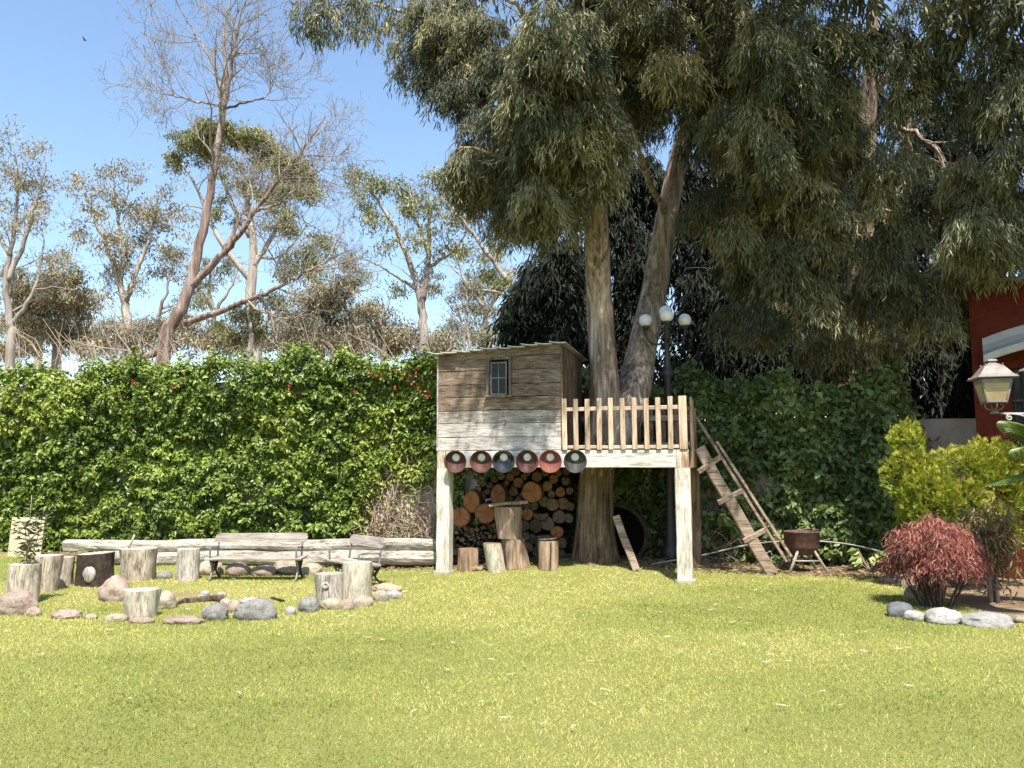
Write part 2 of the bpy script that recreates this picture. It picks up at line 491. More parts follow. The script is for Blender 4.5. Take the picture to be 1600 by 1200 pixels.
M['brown_leaf'] = leafmat('bronze leaves', [(0.10, 0.07, 0.035), (0.2, 0.14, 0.07), (0.32, 0.22, 0.12)], 0.25, 0.5, 0.3)
M['thuja'] = leafmat('golden conifer sprays', [(0.106, 0.148, 0.0158), (0.232, 0.285, 0.0317), (0.38, 0.401, 0.0475), (0.528, 0.486, 0.0739)], 0.3, 0.55, 0.3)
M['palm'] = leafmat('palm leaf', [(0.06, 0.11, 0.025), (0.11, 0.18, 0.04), (0.18, 0.25, 0.07)], 0.25, 0.35, 0.5)
M['sapling'] = leafmat('sapling leaves', [(0.045, 0.06, 0.025), (0.09, 0.11, 0.04), (0.16, 0.18, 0.07)], 0.2, 0.5, 0.3)
M['litter'] = leafmat('fallen leaves', [(0.34, 0.31, 0.17), (0.46, 0.42, 0.27), (0.58, 0.54, 0.40)], 0.2, 0.7, 0.2)

# lawn ground under the blades
m, nt, N, Lk, b = nodes_of('lawn and soil')
tc = N.new('ShaderNodeTexCoord')
n1 = noise(nt, tc, 0.35, 5, 0.6)
Lk.new(tc.outputs['Object'], n1.inputs['Vector'])
n2 = noise(nt, tc, 60, 6, 0.75)
Lk.new(tc.outputs['Object'], n2.inputs['Vector'])
g1 = ramp(nt, [(0.3, (0.10, 0.12, 0.03)), (0.7, (0.30, 0.29, 0.09))])
Lk.new(n2.outputs[0], g1.inputs[0])
s1 = ramp(nt, [(0.3, (0.10, 0.065, 0.04)), (0.55, (0.27, 0.19, 0.12)), (0.75, (0.42, 0.33, 0.22))])
Lk.new(n2.outputs[0], s1.inputs[0])
va = N.new('ShaderNodeAttribute')
va.attribute_name = 'soil'
col = mixc(nt, g1.outputs[0], s1.outputs[0], va.outputs['Fac'])
Lk.new(col, b.inputs['Base Color'])
b.inputs['Roughness'].default_value = 0.95
b.inputs['Specular IOR Level'].default_value = 0.1
bump(nt, b, n2.outputs[0], 0.8, 0.02)
M['lawn_soil'] = m


# ------------------------------------------------------------------ mesh helpers
def link(o, parent=None):
    C.objects.link(o)
    if parent is not None:
        o.parent = parent
    return o


def tag(o, label=None, cat=None, group=None, kind=None):
    if label:
        o['label'] = label
    if cat:
        o['category'] = cat
    if group:
        o['group'] = group
    if kind:
        o['kind'] = kind
    return o


def empty(name, loc, rz=0.0, label=None, cat=None, group=None):
    o = bpy.data.objects.new(name, None)
    o.empty_display_size = 0.2
    C.objects.link(o)
    o.location = loc
    o.rotation_euler = (0, 0, rz)
    return tag(o, label, cat, group)


class MB:
    def __init__(s):
        s.v, s.f, s.m, s.sm, s.n = [], [], [], [], 0

    def add(s, V, F, mat=0, smooth=False):
        k = s.n
        s.v.extend([tuple(p) for p in V])
        s.n += len(V)
        for f in F:
            s.f.append(tuple(i + k for i in f))
            s.m.append(mat)
            s.sm.append(smooth)

    def box(s, c, size, rot=None, mat=0, ch=0.0):
        x, y, z = (q / 2 for q in size)
        if ch > 0:
            s.beam(Vector(c) - Vector((x, 0, 0)), Vector(c) + Vector((x, 0, 0)), size[2], size[1], mat=mat, ch=ch, seg=1, jit=0)
            return
        V = [Vector(p) for p in ((-x, -y, -z), (x, -y, -z), (x, y, -z), (-x, y, -z), (-x, -y, z), (x, -y, z), (x, y, z), (-x, y, z))]
        if rot is not None:
            V = [rot @ p for p in V]
        V = [p + Vector(c) for p in V]
        s.add(V, [(0, 3, 2, 1), (4, 5, 6, 7), (0, 1, 5, 4), (1, 2, 6, 5), (2, 3, 7, 6), (3, 0, 4, 7)], mat)

    def beam(s, p0, p1, w, t, up=(0, 0, 1), seg=4, jit=0.003, ch=0.006, mat=0, warp=0.0):
        """board from p0 to p1: w along up, t across; chamfered, slightly uneven"""
        p0, p1 = Vector(p0), Vector(p1)
        d = (p1 - p0).normalized()
        up = Vector(up)
        sd = d.cross(up).normalized()
        u = sd.cross(d).normalized()
        a, bb = w / 2, t / 2
        ch = min(ch, a * 0.6, bb * 0.6)
        prof = [(-a + ch, -bb), (a - ch, -bb), (a, -bb + ch), (a, bb - ch), (a - ch, bb), (-a + ch, bb), (-a, bb - ch), (-a, -bb + ch)]
        V, F = [], []
        ph = random.uniform(0, 6.28)
        for i in range(seg + 1):
            q = p0 + (p1 - p0) * (i / seg)
            q = q + u * random.uniform(-jit, jit) + sd * (random.uniform(-jit, jit) * 0.6 + warp * math.sin(ph + 3.1 * i / seg))
            for (x, y) in prof:
                V.append(q + u * (x + random.uniform(-jit, jit) * 0.5) + sd * (y + random.uniform(-jit, jit) * 0.3))
        for i in range(seg):
            for k in range(8):
                A = i * 8 + k
                B = i * 8 + (k + 1) % 8
                F.append((A, B, B + 8, A + 8))
        F.append(tuple(range(7, -1, -1)))
        F.append(tuple(seg * 8 + k for k in range(8)))
        s.add(V, F, mat)

    def tube(s, pts, rad, n=6, mat=0, caps=True, smooth=True):
        pts = [Vector(p) for p in pts]
        if not hasattr(rad, '__len__'):
            rad = [rad] * len(pts)
        V, F = [], []
        ref = None
        for i, p in enumerate(pts):
            d = (pts[min(i + 1, len(pts) - 1)] - pts[max(i - 1, 0)])
            d = d.normalized() if d.length > 1e-9 else Vector((0, 0, 1))
            if ref is None:
                ref = Vector((1, 0, 0)) if abs(d.x) < 0.8 else Vector((0, 1, 0))
            a = (ref - d * ref.dot(d))
            a = a.normalized() if a.length > 1e-6 else d.orthogonal().normalized()
            ref = a
            bb = d.cross(a)
            for k in range(n):
                t = 2 * math.pi * k / n
                V.append(p + (a * math.cos(t) + bb * math.sin(t)) * rad[i])
        for i in range(len(pts) - 1):
            for k in range(n):
                A = i * n + k
                B = i * n + (k + 1) % n
                F.append((A, B, B + n, A + n))
        if caps:
            F.append(tuple(range(n - 1, -1, -1)))
            F.append(tuple((len(pts) - 1) * n + k for k in range(n)))
        s.add(V, F, mat, smooth)

    def lathe(s, prof, n=24, c=(0, 0, 0), mat=0, smooth=True, cap0=True, cap1=True):
        V, F = [], []
        for (r, z) in prof:
            for k in range(n):
                t = 2 * math.pi * k / n
                V.append((c[0] + r * math.cos(t), c[1] + r * math.sin(t), c[2] + z))
        for i in range(len(prof) - 1):
            for k in range(n):
                A = i * n + k
                B = i * n + (k + 1) % n
                F.append((A, B, B + n, A + n))
        if cap0:
            F.append(tuple(range(n - 1, -1, -1)))
        if cap1:
            F.append(tuple((len(prof) - 1) * n + k for k in range(n)))
        s.add(V, F, mat, smooth)

    def build(s, name, mats, parent=None, kind=None):
        me = bpy.data.meshes.new(name)
        me.from_pydata(s.v, [], s.f)
        if not isinstance(mats, (list, tuple)):
            mats = [mats]
        for x in mats:
            me.materials.append(x)
        me.polygons.foreach_set('material_index', s.m)
        me.polygons.foreach_set('use_smooth', s.sm)
        me.update()
        o = bpy.data.objects.new(name, me)
        link(o, parent)
        if kind:
            o['kind'] = kind
        return o


def raw_mesh(name, V, polys, mat, parent=None, tint=None, smooth=False, kind=None):
    """polys: (count, k) index arrays in a list"""
    me = bpy.data.meshes.new(name)
    me.vertices.add(len(V))
    me.vertices.foreach_set('co', np.ascontiguousarray(V, dtype=np.float32).ravel())
    loops = np.concatenate([p.ravel() for p in polys]).astype(np.int32)
    sizes = np.concatenate([np.full(len(p), p.shape[1]) for p in polys]).astype(np.int32)
    starts = np.concatenate([[0], np.cumsum(sizes)[:-1]]).astype(np.int32)
    me.loops.add(len(loops))
    me.loops.foreach_set('vertex_index', loops)
    me.polygons.add(len(sizes))
    me.polygons.foreach_set('loop_start', starts)
    me.polygons.foreach_set('loop_total', sizes)
    if smooth:
        me.polygons.foreach_set('use_smooth', np.ones(len(sizes), dtype=bool))
    if tint is not None:
        a = me.attributes.new('tint', 'FLOAT', 'FACE')
        a.data.foreach_set('value', np.ascontiguousarray(tint, dtype=np.float32))
    me.materials.append(mat)
    me.update(calc_edges=True)
    me.validate()
    o = bpy.data.objects.new(name, me)
    link(o, parent)
    if kind:
        o['kind'] = kind
    return o


def unit(a):
    return a / np.maximum(np.linalg.norm(a, axis=-1, keepdims=True), 1e-9)


def leaves(name, P, D, L, W, tint, mat, parent=None, style='fold', Nrm=None, curve=0.15, kind='stuff', fold=0.18):
    """P bases, D directions; fold = broad leaf folded on its rib (2 tris), long = curved lance leaf (4 tris)"""
    n = len(P)
    D = unit(D)
    if Nrm is None:
        Nrm = rng.normal(size=(n, 3))
    Nrm = unit(Nrm - D * np.sum(Nrm * D, axis=1, keepdims=True))
    S = np.cross(D, Nrm)
    L = np.broadcast_to(L, (n,))[:, None]
    W = np.broadcast_to(W, (n,))[:, None]
    if style == 'fold':
        b0 = P
        l = P + D * L * 0.42 + S * W * 0.5 + Nrm * W * fold
        r = P + D * L * 0.42 - S * W * 0.5 + Nrm * W * fold
        t = P + D * L - Nrm * L * curve
        V = np.stack([b0, r, t, l], axis=1).reshape(-1, 3)
        i = np.arange(n) * 4
        T1 = np.stack([i, i + 1, i + 2], axis=1)
        T2 = np.stack([i, i + 2, i + 3], axis=1)
        tt = np.concatenate([tint, tint])
        polys = [np.concatenate([T1, T2])]
    else:
        cv = curve * (rng.random((n, 1)) * 1.6 - 0.3)
        b0 = P
        m1 = P + D * L * 0.33 + S * L * cv * 0.75
        m2 = P + D * L * 0.70 + S * L * cv * 0.65
        t = P + D * L - S * L * cv * 0.2
        V = np.stack([b0, m1 - S * W * 0.5, m1 + S * W * 0.5, m2 - S * W * 0.36, m2 + S * W * 0.36, t], axis=1).reshape(-1, 3)
        i = np.arange(n) * 6
        Q = np.stack([i + 1, i + 3, i + 4, i + 2], axis=1)
        T = np.concatenate([np.stack([i, i + 1, i + 2], axis=1), np.stack([i + 3, i + 5, i + 4], axis=1)])
        tt = np.concatenate([tint, tint, tint])
        polys = [Q, T]
    return raw_mesh(name, V, polys, mat, parent, tt, kind=kind)


def spline(pts, n):
    pts = [Vector(p) for p in pts]
    P = [pts[0] * 2 - pts[1]] + pts + [pts[-1] * 2 - pts[-2]]
    out = []
    segs = len(pts) - 1
    for i in range(n):
        t = i / (n - 1) * segs
        k = min(int(t), segs - 1)
        f = t - k
        a, b_, c, d = P[k], P[k + 1], P[k + 2], P[k + 3]
        out.append(0.5 * ((2 * b_) + (c - a) * f + (2 * a - 5 * b_ + 4 * c - d) * f * f + (3 * b_ - a - 3 * c + d) * f ** 3))
    return out


def limb(mb, pts, r0, r1, n=12, sides=7, wob=0.0, power=1.0):
    q = spline(pts, n)
    rad = []
    for i in range(n):
        t = i / (n - 1)
        rad.append(r1 + (r0 - r1) * (1 - t) ** power)
        if 0 < i:
            q[i] = q[i] + Vector((random.gauss(0, 1), random.gauss(0, 1), random.gauss(0, 1))) * wob
    mb.tube(q, rad, sides)
    return q, rad


def sprout(mb, q, rad, count, length, depth, t0=0.25, spread=0.9, droop=0.0, up=0.25, tips=None, sides=4, flat=1.0, minr=0.004):
    """side branches off a limb, recursively"""
    n = len(q)
    for _ in range(count):
        t = t0 + (1 - t0) * random.random() ** 0.8
        i = min(int(t * (n - 1)), n - 2)
        p = q[i].lerp(q[i + 1], t * (n - 1) - i)
        d = (q[i + 1] - q[i]).normalized()
        rv = Vector((random.gauss(0, 1), random.gauss(0, 1) * flat, random.gauss(0, 1)))
        rv = (rv - d * rv.dot(d)).normalized()
        dd = (d * (1 - spread * 0.5) + rv * spread + Vector((0, 0, up))).normalized()
        ln = length * random.uniform(0.55, 1.25) * (1.15 - 0.5 * t)
        k = 5
        pp = [p]
        cur = dd
        for j in range(k - 1):
            cur = (cur + Vector((random.gauss(0, .22), random.gauss(0, .22), random.gauss(0, .22) - droop + up * 0.2))).normalized()
            pp.append(pp[-1] + cur * ln / (k - 1))
        r = max(min(rad[i] * 0.55, ln * 0.022), minr)
        rr = [r * (1 - 0.75 * j / (k - 1)) for j in range(k)]
        rr = [max(x, minr * 0.7) for x in rr]
        mb.tube(pp, rr, sides if depth > 1 else 3, caps=False)
        if tips is not None:
            tips.append((pp[-1], depth))
            tips.append((pp[2], depth))
        if depth > 1:
            sprout(mb, pp, rr, max(2, int(count * 0.55)) if depth > 2 else random.randint(2, 4), ln * 0.55, depth - 1, 0.2, spread, droop, up, tips, sides, flat, minr)


# ------------------------------------------------------------------ ground
gx = np.concatenate([[-600, -200, -60, -25], np.linspace(-14, 14, 113), [25, 60, 200, 600]])
gy = np.concatenate([[-100, -20, -5], np.linspace(0, 19, 77), [22, 30, 50, 120, 300, 900]])
BASES = []                        # feet of things that stand in the grass: x, y, radii
GX, GY = np.meshgrid(gx, gy)
GZ = hgt(GX, GY) * (GY < 20) * (np.abs(GX) < 20)
GV = np.stack([GX, GY, GZ], axis=-1).reshape(-1, 3)


def soil_line(x):                 # where the lawn ends in front of the wall
    s = wall_y(x) - 0.95
    s = s - 1.1 * (1 / (1 + np.exp(-(x + 4.6) * 3)))
    s = s + 0.15 * (1 / (1 + np.exp(-(x + 0.8) * 3)))
    return s


def soil_amt(x, y):
    P = np.stack([x, y, x * 0], axis=-1)
    s = y - soil_line(x) + (fbm(P, 1.5, 3) - 0.5) * 0.9
    a = np.clip(s / 0.35 + 0.5, 0, 1)
    # planting bed at the right
    bed = (x - (5.15 + 0.12 * np.abs(y - 9.2) ** 1.3 * (y > 9.0)) + (fbm(P, 1.7, 9) - 0.5) * 0.4) / 0.25
    bed = np.where(y > 8.65 + 0.05 * (x - 5), np.clip(bed, 0, 1), 0)
    a = np.maximum(a, bed)
    # fire pit middle
    d = ((x + 4.55) / 0.75) ** 2 + ((y - 10.6) / 0.42) ** 2
    a = np.maximum(a, 0.7 * np.clip(1.4 - d, 0, 1))
    return a


nx, ny = len(gx), len(gy)
ii = np.arange(ny - 1)[:, None] * nx + np.arange(nx - 1)[None, :]
GF = np.stack([ii, ii + 1, ii + nx + 1, ii + nx], axis=-1).reshape(-1, 4)
ground = raw_mesh('ground', GV, [GF], M['lawn_soil'], smooth=True)
ground['kind'] = 'structure'
at_ = ground.data.attributes.new('soil', 'FLOAT', 'POINT')
at_.data.foreach_set('value', soil_amt(GV[:, 0], GV[:, 1]).astype(np.float32))

# pale fallen eucalyptus leaves on the lawn
n = 240
fy = 5 + 8.3 * rng.random(n) ** 0.75
fx = (rng.random(n) * 2 - 1) * fy * 0.62
fx = np.where(rng.random(n) < 0.6, 0.6 + rng.normal(size=n) * 2.2, fx)
ok = soil_amt(fx, fy) < 0.4
fx, fy = fx[ok], fy[ok]
n = len(fx)
a = rng.random(n) * 6.283
P = np.stack([fx, fy, hgt(fx, fy) + 0.04], axis=1)
D = np.stack([np.cos(a), np.sin(a) * 0.7, rng.normal(size=n) * 0.12], axis=1)
o = leaves('fallen_leaves', P, D, 0.06 + 0.05 * rng.random(n), 0.008 + 0.005 * rng.random(n), rng.random(n), M['litter'], style='long', Nrm=np.tile([0, -0.5, 1.0], (n, 1)) + rng.normal(size=(n, 3)) * 0.3, curve=0.25)
tag(o, 'pale curled eucalyptus leaves fallen on the lawn', 'fallen leaves', kind='stuff')

# leaf litter on the soil
n = 9000
fx = -9 + 16 * rng.random(n)
fy = soil_line(fx) - 0.2 + 1.9 * rng.random(n)
ok = fy < wall_y(fx) - 0.1
fx, fy = fx[ok], fy[ok]
n = len(fx)
a = rng.random(n) * 6.283
P = np.stack([fx, fy, hgt(fx, fy) + 0.008 + 0.02 * rng.random(n)], axis=1)
D = np.stack([np.cos(a), np.sin(a), rng.normal(size=n) * 0.2], axis=1)
o = leaves('leaf_litter', P, D, 0.06 + 0.08 * rng.random(n), 0.015 + 0.02 * rng.random(n), rng.random(n), M['dry_leaf'], style='fold', Nrm=np.tile([0, -0.2, 1.0], (n, 1)) + rng.normal(size=(n, 3)) * 0.4)
tag(o, 'brown dry leaf litter along the foot of the wall', 'leaf litter', kind='stuff')

# ------------------------------------------------------------------ garden wall
mb = MB()
x0, x1 = -14.0, 8.4
for (xa, xb, h) in ((x0, 0.0, 3.35), (0.0, x1, 2.5)):
    a0 = Vector((xa, wall_y(xa) + 0.1, h / 2 - 0.1))
    a1 = Vector((xb, wall_y(xb) + 0.1, h / 2 - 0.1))
    mb.beam(a0, a1, h + 0.2, 0.2, seg=6, jit=0.004, ch=0.01)
w = mb.build('garden_wall', M['wall_tan'])
tag(w, 'tan plastered garden wall behind the hedges', 'wall')


# ------------------------------------------------------------------ playhouse on its platform
FL = Vector((-1.17, 12.55, 0.0))
ROT = R(-15)
PW = 3.85
cx, sx = math.cos(ROT), math.sin(ROT)


def loc2w(lx, d, z):
    return Vector((FL.x + lx * cx - d * sx, FL.y + lx * sx + d * cx, z))


ph = empty('playhouse', FL, ROT, 'weathered plank playhouse on white posts with picket railing, built round the big tree', 'playhouse')


def part(name, mat, fn, parent=ph):
    mb = MB()
    fn(mb)
    return mb.build(name, mat, parent)


DB = 1.80     # depth of the house
ZB, ZT = 1.64, 1.90
for (lx, d, z0, mt, w_) in ((0.10, 0.10, 0.04, 'post_paint', 0.21), (PW - 0.10, 0.10, 0.02, 'post_paint', 0.215), (0.55, 1.72, 0.0, 'post_dark', 0.13), (PW - 0.02, 1.75, 0.0, 'post_dark', 0.2)):
    part('post', M[mt], lambda mb: mb.beam((lx, d, z0), (lx, d, ZB - 0.002), w_, w_, up=(1, 0, 0), seg=8, jit=0.004, ch=0.012))
for lx in (0.09, PW - 0.10):
    BASES.append((loc2w(lx, 0.1, 0).x, loc2w(lx, 0.1, 0).y, 0.16, 0.15))
    part('footing', M['concrete'], lambda mb: mb.beam((lx, 0.10, -0.08), (lx, 0.10, 0.05), 0.28, 0.26, up=(1, 0, 0), seg=1, jit=0.006, ch=0.03))
# beams
part('beam', M['beam_paint'], lambda mb: mb.beam((0.145, 0.04, (ZB + ZT) / 2), (PW - 0.185, 0.04, (ZB + ZT) / 2), ZT - ZB - 0.004, 0.07, seg=10, jit=0.003))
part('beam_end', M['rust_wood'], lambda mb: mb.beam((0.07, 0.06, ZB), (0.07, 0.06, ZT), 0.14, 0.13, up=(1, 0, 0), seg=4, jit=0.004))
part('beam_end', M['rust_wood'], lambda mb: mb.beam((PW - 0.095, 0.06, ZB), (PW - 0.095, 0.06, ZT), 0.17, 0.13, up=(1, 0, 0), seg=4, jit=0.004))
part('side_beam', M['plank_upright'], lambda mb: mb.beam((PW + 0.02, 0.13, (ZB + ZT) / 2), (PW + 0.02, DB, (ZB + ZT) / 2), ZT - ZB, 0.06, seg=5))
part('side_beam', M['plank_brown'], lambda mb: mb.beam((0.03, 0.13, (ZB + ZT) / 2), (0.03, DB, (ZB + ZT) / 2), ZT - ZB, 0.06, seg=5))
part('beam', M['post_dark'], lambda mb: mb.beam((0.06, DB - 0.03, (ZB + ZT) / 2), (PW - 0.03, DB - 0.03, (ZB + ZT) / 2), ZT - ZB, 0.06, seg=5))
for lx in (0.6, 1.2, 1.75, 3.0, 3.45):
    part('joist', M['post_dark'], lambda mb: mb.beam((lx, 0.08, ZT - 0.13), (lx, DB - 0.07, ZT - 0.13), 0.14, 0.05, seg=2))
# deck boards, cut round the trunk
TRX, TRD, TRR = 2.30, 1.18, 0.36
nb = 12
bw = (DB - 0.1) / nb
for k in range(nb):
    d = 0.09 + bw * (k + 0.5)
    spans = [(0.06, PW - 0.06)]
    if abs(d - TRD) < TRR + bw / 2:
        spans = [(0.06, TRX - TRR), (TRX + TRR, PW - 0.06)]
    for (a, b_) in spans:
        part('deck_board', M['deck'], lambda mb: mb.beam((a, d, ZT - 0.03), (b_, d, ZT - 0.03), bw - 0.012, 0.04, up=(0, 1, 0), seg=4, jit=0.002))

HX = 1.985                         # right end of the house
WX0, WX1, WZ0, WZ1 = 0.835, 1.165, 2.75, 3.31      # window opening


def roof_z(lx):
    return 3.40 + 0.11 * lx / HX


zs = [ZT + 0.004]
for hh in (0.205, 0.215, 0.2, 0.21, 0.195, 0.22, 0.215, 0.3):
    zs.append(zs[-1] + hh)
for k in range(len(zs) - 1):
    z0, z1 = zs[k], min(zs[k + 1], roof_z(0.3) + (0.02 if k < 6 else 0))
    mt = M['plank_pale'] if k < 2 else M['plank_mid'] if k == 2 else M['plank_brown']
    if z1 - z0 < 0.03:
        continue
    zc, h = (z0 + z1) / 2, z1 - z0 - 0.007
    spans = [(0.0, HX)]
    if z1 > WZ0 + 0.03 and z0 < WZ1 - 0.03:
        spans = [(0.0, WX0), (WX1, HX)]
    for (a, b_) in spans:
        yo = random.uniform(-0.004, 0.004)
        part('plank', mt, lambda mb: mb.beam((a, 0.035 + yo, zc), (b_, 0.035 + yo, zc), h, 0.028, seg=8, jit=0.0035, ch=0.005, warp=0.004))
mb = MB()
for k in range(len(zs) - 1):
    for q_ in (0.05, 0.155):
        z_ = zs[k] + q_
        if z_ < roof_z(0) - 0.05:
            for lx in (0.05, 0.52, 1.42, 1.93):
                mb.lathe([(0.006, 0), (0.005, 0.004)], 6, (lx + random.uniform(-.012, .012), 0, 0))
                mb.v[-12:] = [(p[0], 0.022 - p[2], p[1] + z_ + 0.0) for p in mb.v[-12:]]
mb.build('nails', M['rust'], ph, kind='stuff')
# top board under the roof, following its slope
part('plank', M['plank_brown'], lambda mb: mb.beam((0.0, 0.03, roof_z(0) - 0.045), (HX, 0.03, roof_z(HX) - 0.045), 0.13, 0.03, seg=8, jit=0.004))
# window: frame proud of the boards, sash pushed to one side of the opening
mb = MB()
for (p0, p1, w_) in (((WX0 - 0.015, 0.02, WZ0), (WX0 - 0.015, 0.02, WZ1), 0.045), ((WX1 + 0.012, 0.02, WZ0), (WX1 + 0.012, 0.02, WZ1), 0.035)):
    mb.beam(p0, p1, w_, 0.07, up=(1, 0, 0), seg=3)
mb.beam((WX0 - 0.04, 0.018, WZ1 + 0.02), (WX1 + 0.04, 0.018, WZ1 + 0.02), 0.045, 0.075, seg=3)
win = mb.build('window', M['window_wood'], ph)
part('sill', M['plank_brown'], lambda mb: mb.beam((WX0 - 0.05, 0.0, WZ0 - 0.015), (WX1 + 0.05, 0.0, WZ0 - 0.015), 0.03, 0.11, seg=3), win)
sw0, sw1 = WX0 + 0.012, WX1 - 0.05
mb = MB()
zc = (WZ0 + WZ1) / 2
for lx in (sw0 + 0.012, (sw0 + sw1) / 2, sw1 - 0.012):
    mb.beam((lx, 0.06, WZ0 + 0.01), (lx, 0.06, WZ1 - 0.03), 0.022 if lx != (sw0 + sw1) / 2 else 0.016, 0.03, up=(1, 0, 0), seg=2, jit=0.001)
for z in (WZ0 + 0.022, zc, WZ1 - 0.042):
    mb.beam((sw0, 0.061, z), (sw1, 0.061, z), 0.024 if z != zc else 0.016, 0.026, seg=2, jit=0.001)
mb.build('sash', M['sash'], win)
for (a, b_) in ((sw0 + 0.02, (sw0 + sw1) / 2 - 0.006), ((sw0 + sw1) / 2 + 0.006, sw1 - 0.02)):
    for (z0, z1) in ((WZ0 + 0.03, zc - 0.006), (zc + 0.006, WZ1 - 0.05)):
        part('pane', M['glass'], lambda mb: mb.box(((a + b_) / 2, 0.062 + random.uniform(-.002, .002), (z0 + z1) / 2), (b_ - a, 0.005, z1 - z0), Matrix.Rotation(random.uniform(-.02, .02), 3, 'Z')), win)
# side and back walls
for (lx, nbrd) in ((HX - 0.015, 9), (0.02, 9)):
    bw2 = (DB - 0.06) / nbrd
    for k in range(nbrd):
        d = 0.055 + bw2 * (k + 0.5)
        part('plank', M['plank_upright'], lambda mb: mb.beam((lx, d, ZT), (lx, d, roof_z(lx) - 0.01 + random.uniform(-.012, .006)), bw2 - 0.006, 0.026, up=(0, 1, 0), seg=4, jit=0.003))
for k in range(8):
    z = ZT + 0.19 * (k + 0.5)
    part('plank', M['plank_brown'], lambda mb: mb.beam((0.03, DB, z), (HX - 0.03, DB, z), 0.184, 0.026, seg=3))
part('corner_trim', M['plank_upright'], lambda mb: mb.beam((HX + 0.004, 0.012, ZT + 0.004), (HX + 0.004, 0.012, roof_z(HX) - 0.012), 0.03, 0.03, up=(1, 0, 0), seg=6, jit=0.003))
part('corner_trim', M['plank_pale'], lambda mb: mb.beam((-0.006, 0.014, ZT + 0.004), (-0.006, 0.014, roof_z(0) - 0.05), 0.024, 0.03, up=(1, 0, 0), seg=6, jit=0.003))
# roof: overlapping sheets, each tilted on the next
ns = 10
for k in range(ns):
    a = -0.14 + (HX + 0.18) / ns * k
    b_ = a + (HX + 0.18) / ns + 0.045
    fr = -0.09 + random.uniform(-0.03, 0.03)
    mb = MB()
    za = roof_z(a) + 0.040 + random.uniform(-.008, .008)
    zb = roof_z(b_) + 0.008 + random.uniform(-.006, .006)
    V, F = [], []
    m_ = 6
    for j in range(m_ + 1):
        t = j / m_
        x = a + (b_ - a) * t
        z = za + (zb - za) * t - 0.012 * math.sin(math.pi * t) + (0.02 * (1 - t) ** 2 if k == 0 else 0)
        for dd, zo in ((fr, 0), (DB + 0.1, -0.02), (DB + 0.1, -0.007), (fr, 0.013)):
            V.append((x, dd, z + zo))
    for j in range(m_):
        for q in range(4):
            A = j * 4 + q
            B = j * 4 + (q + 1) % 4
            F.append((A, A + 4, B + 4, B))
    F.append((0, 1, 2, 3))
    F.append((m_ * 4 + 3, m_ * 4 + 2, m_ * 4 + 1, m_ * 4))
    mb.add(V, F, 0)
    mb.build('roof_sheet', M['roof'], ph)
# picket railing
npk = 11
for k in range(npk):
    lx = HX + 0.045 + (PW - 0.075 - HX - 0.045) * k / (npk - 1)
    wk = 0.072 if k < npk - 1 else 0.115
    top = 2.665 + random.uniform(-0.014, 0.012) + (0.02 if k == npk - 1 else 0)
    part('picket', M['picket'], lambda mb: mb.beam((lx + random.uniform(-.006, .006), -0.012, ZT + 0.006), (lx + random.uniform(-.01, .01), -0.012, top), wk, 0.026, up=(1, 0, 0), seg=5, jit=0.002))
for z, h in ((2.515, 0.058), (1.945, 0.05)):
    part('rail', M['rail_wood'], lambda mb: mb.beam((HX + 0.012, 0.03, z), (PW - 0.02, 0.03, z), h, 0.04, seg=6, jit=0.003))
for k in range(6):
    d = 0.06 + 0.14 * k
    part('picket', M['plank_upright'], lambda mb: mb.beam((PW + 0.035, d, ZT - 0.02), (PW + 0.035, d, 2.66 + random.uniform(-.02, .02)), 0.085, 0.026, up=(0, 1, 0), seg=4, jit=0.002))
for z in (2.50, 1.99):
    part('rail', M['plank_upright'], lambda mb: mb.beam((PW, 0.05, z), (PW, 0.85, z), 0.055, 0.03, seg=3))
for k in range(9):
    lx = HX + 0.12 + 0.21 * k
    part('picket', M['plank_upright'], lambda mb: mb.beam((lx, DB - 0.03, ZT), (lx, DB - 0.03, 2.63 + random.uniform(-.02, .02)), 0.075, 0.026, up=(1, 0, 0), seg=4, jit=0.002))
for z in (2.47, 2.02):
    part('rail', M['deck'], lambda mb: mb.beam((HX, DB - 0.06, z), (PW, DB - 0.06, z), 0.09, 0.03, seg=3))
part('post', M['post_dark'], lambda mb: mb.beam((PW + 0.01, 1.68, ZT), (PW + 0.01, 1.68, 2.62), 0.08, 0.08, up=(0, 1, 0), seg=3))

# six enamel shades hung along the beam
def cone_shade(lx, mat, label):
    t = empty('enamel_bowl', loc2w(lx, -0.02, 1.745), R(-3), label, 'bowl', 'enamel bowls along the beam')
    rot = Matrix.Rotation(R(90 + 8), 4, 'X')
    r1, dep = 0.166, 0.10

    def skew(p):              # the bottom of the bowl sits above its middle
        return Vector((p[0], p[1] + 0.055 * max(0.0, 1 - p[2] / dep), p[2]))
    prof = [(0.055, 0.0), (0.085, 0.018), (0.13, 0.055), (r1, dep), (r1 + 0.006, dep + 0.002), (r1 + 0.005, dep - 0.006), (0.135, 0.05), (0.09, 0.012), (0.06, -0.004)]
    mb = MB()
    mb.lathe(prof, 32, cap0=False, cap1=False)
    mb.v = [tuple(rot @ skew(p)) for p in mb.v]
    mb.build('shade', mat, t)
    mb = MB()
    mb.lathe([(0.066, -0.006), (0.058, 0.004), (0.050, 0.014)], 24)
    mb.lathe([(0.008, 0.012), (0.008, 0.018), (0.004, 0.02)], 10)
    mb.v = [tuple(rot @ skew(p)) for p in mb.v]
    mb.build('hub', M['hub'], t)
    return t


def lx_of(u, v=722):
    lo, hi = -1.0, 5.0
    for _ in range(40):
        mid = (lo + hi) / 2
        w_ = loc2w(mid, -0.1, 1.72)
        dx, dy, dz = ray(u, v)
        if w_.x / w_.y < dx / dy:
            lo = mid
        else:
            hi = mid
    return (lo + hi) / 2


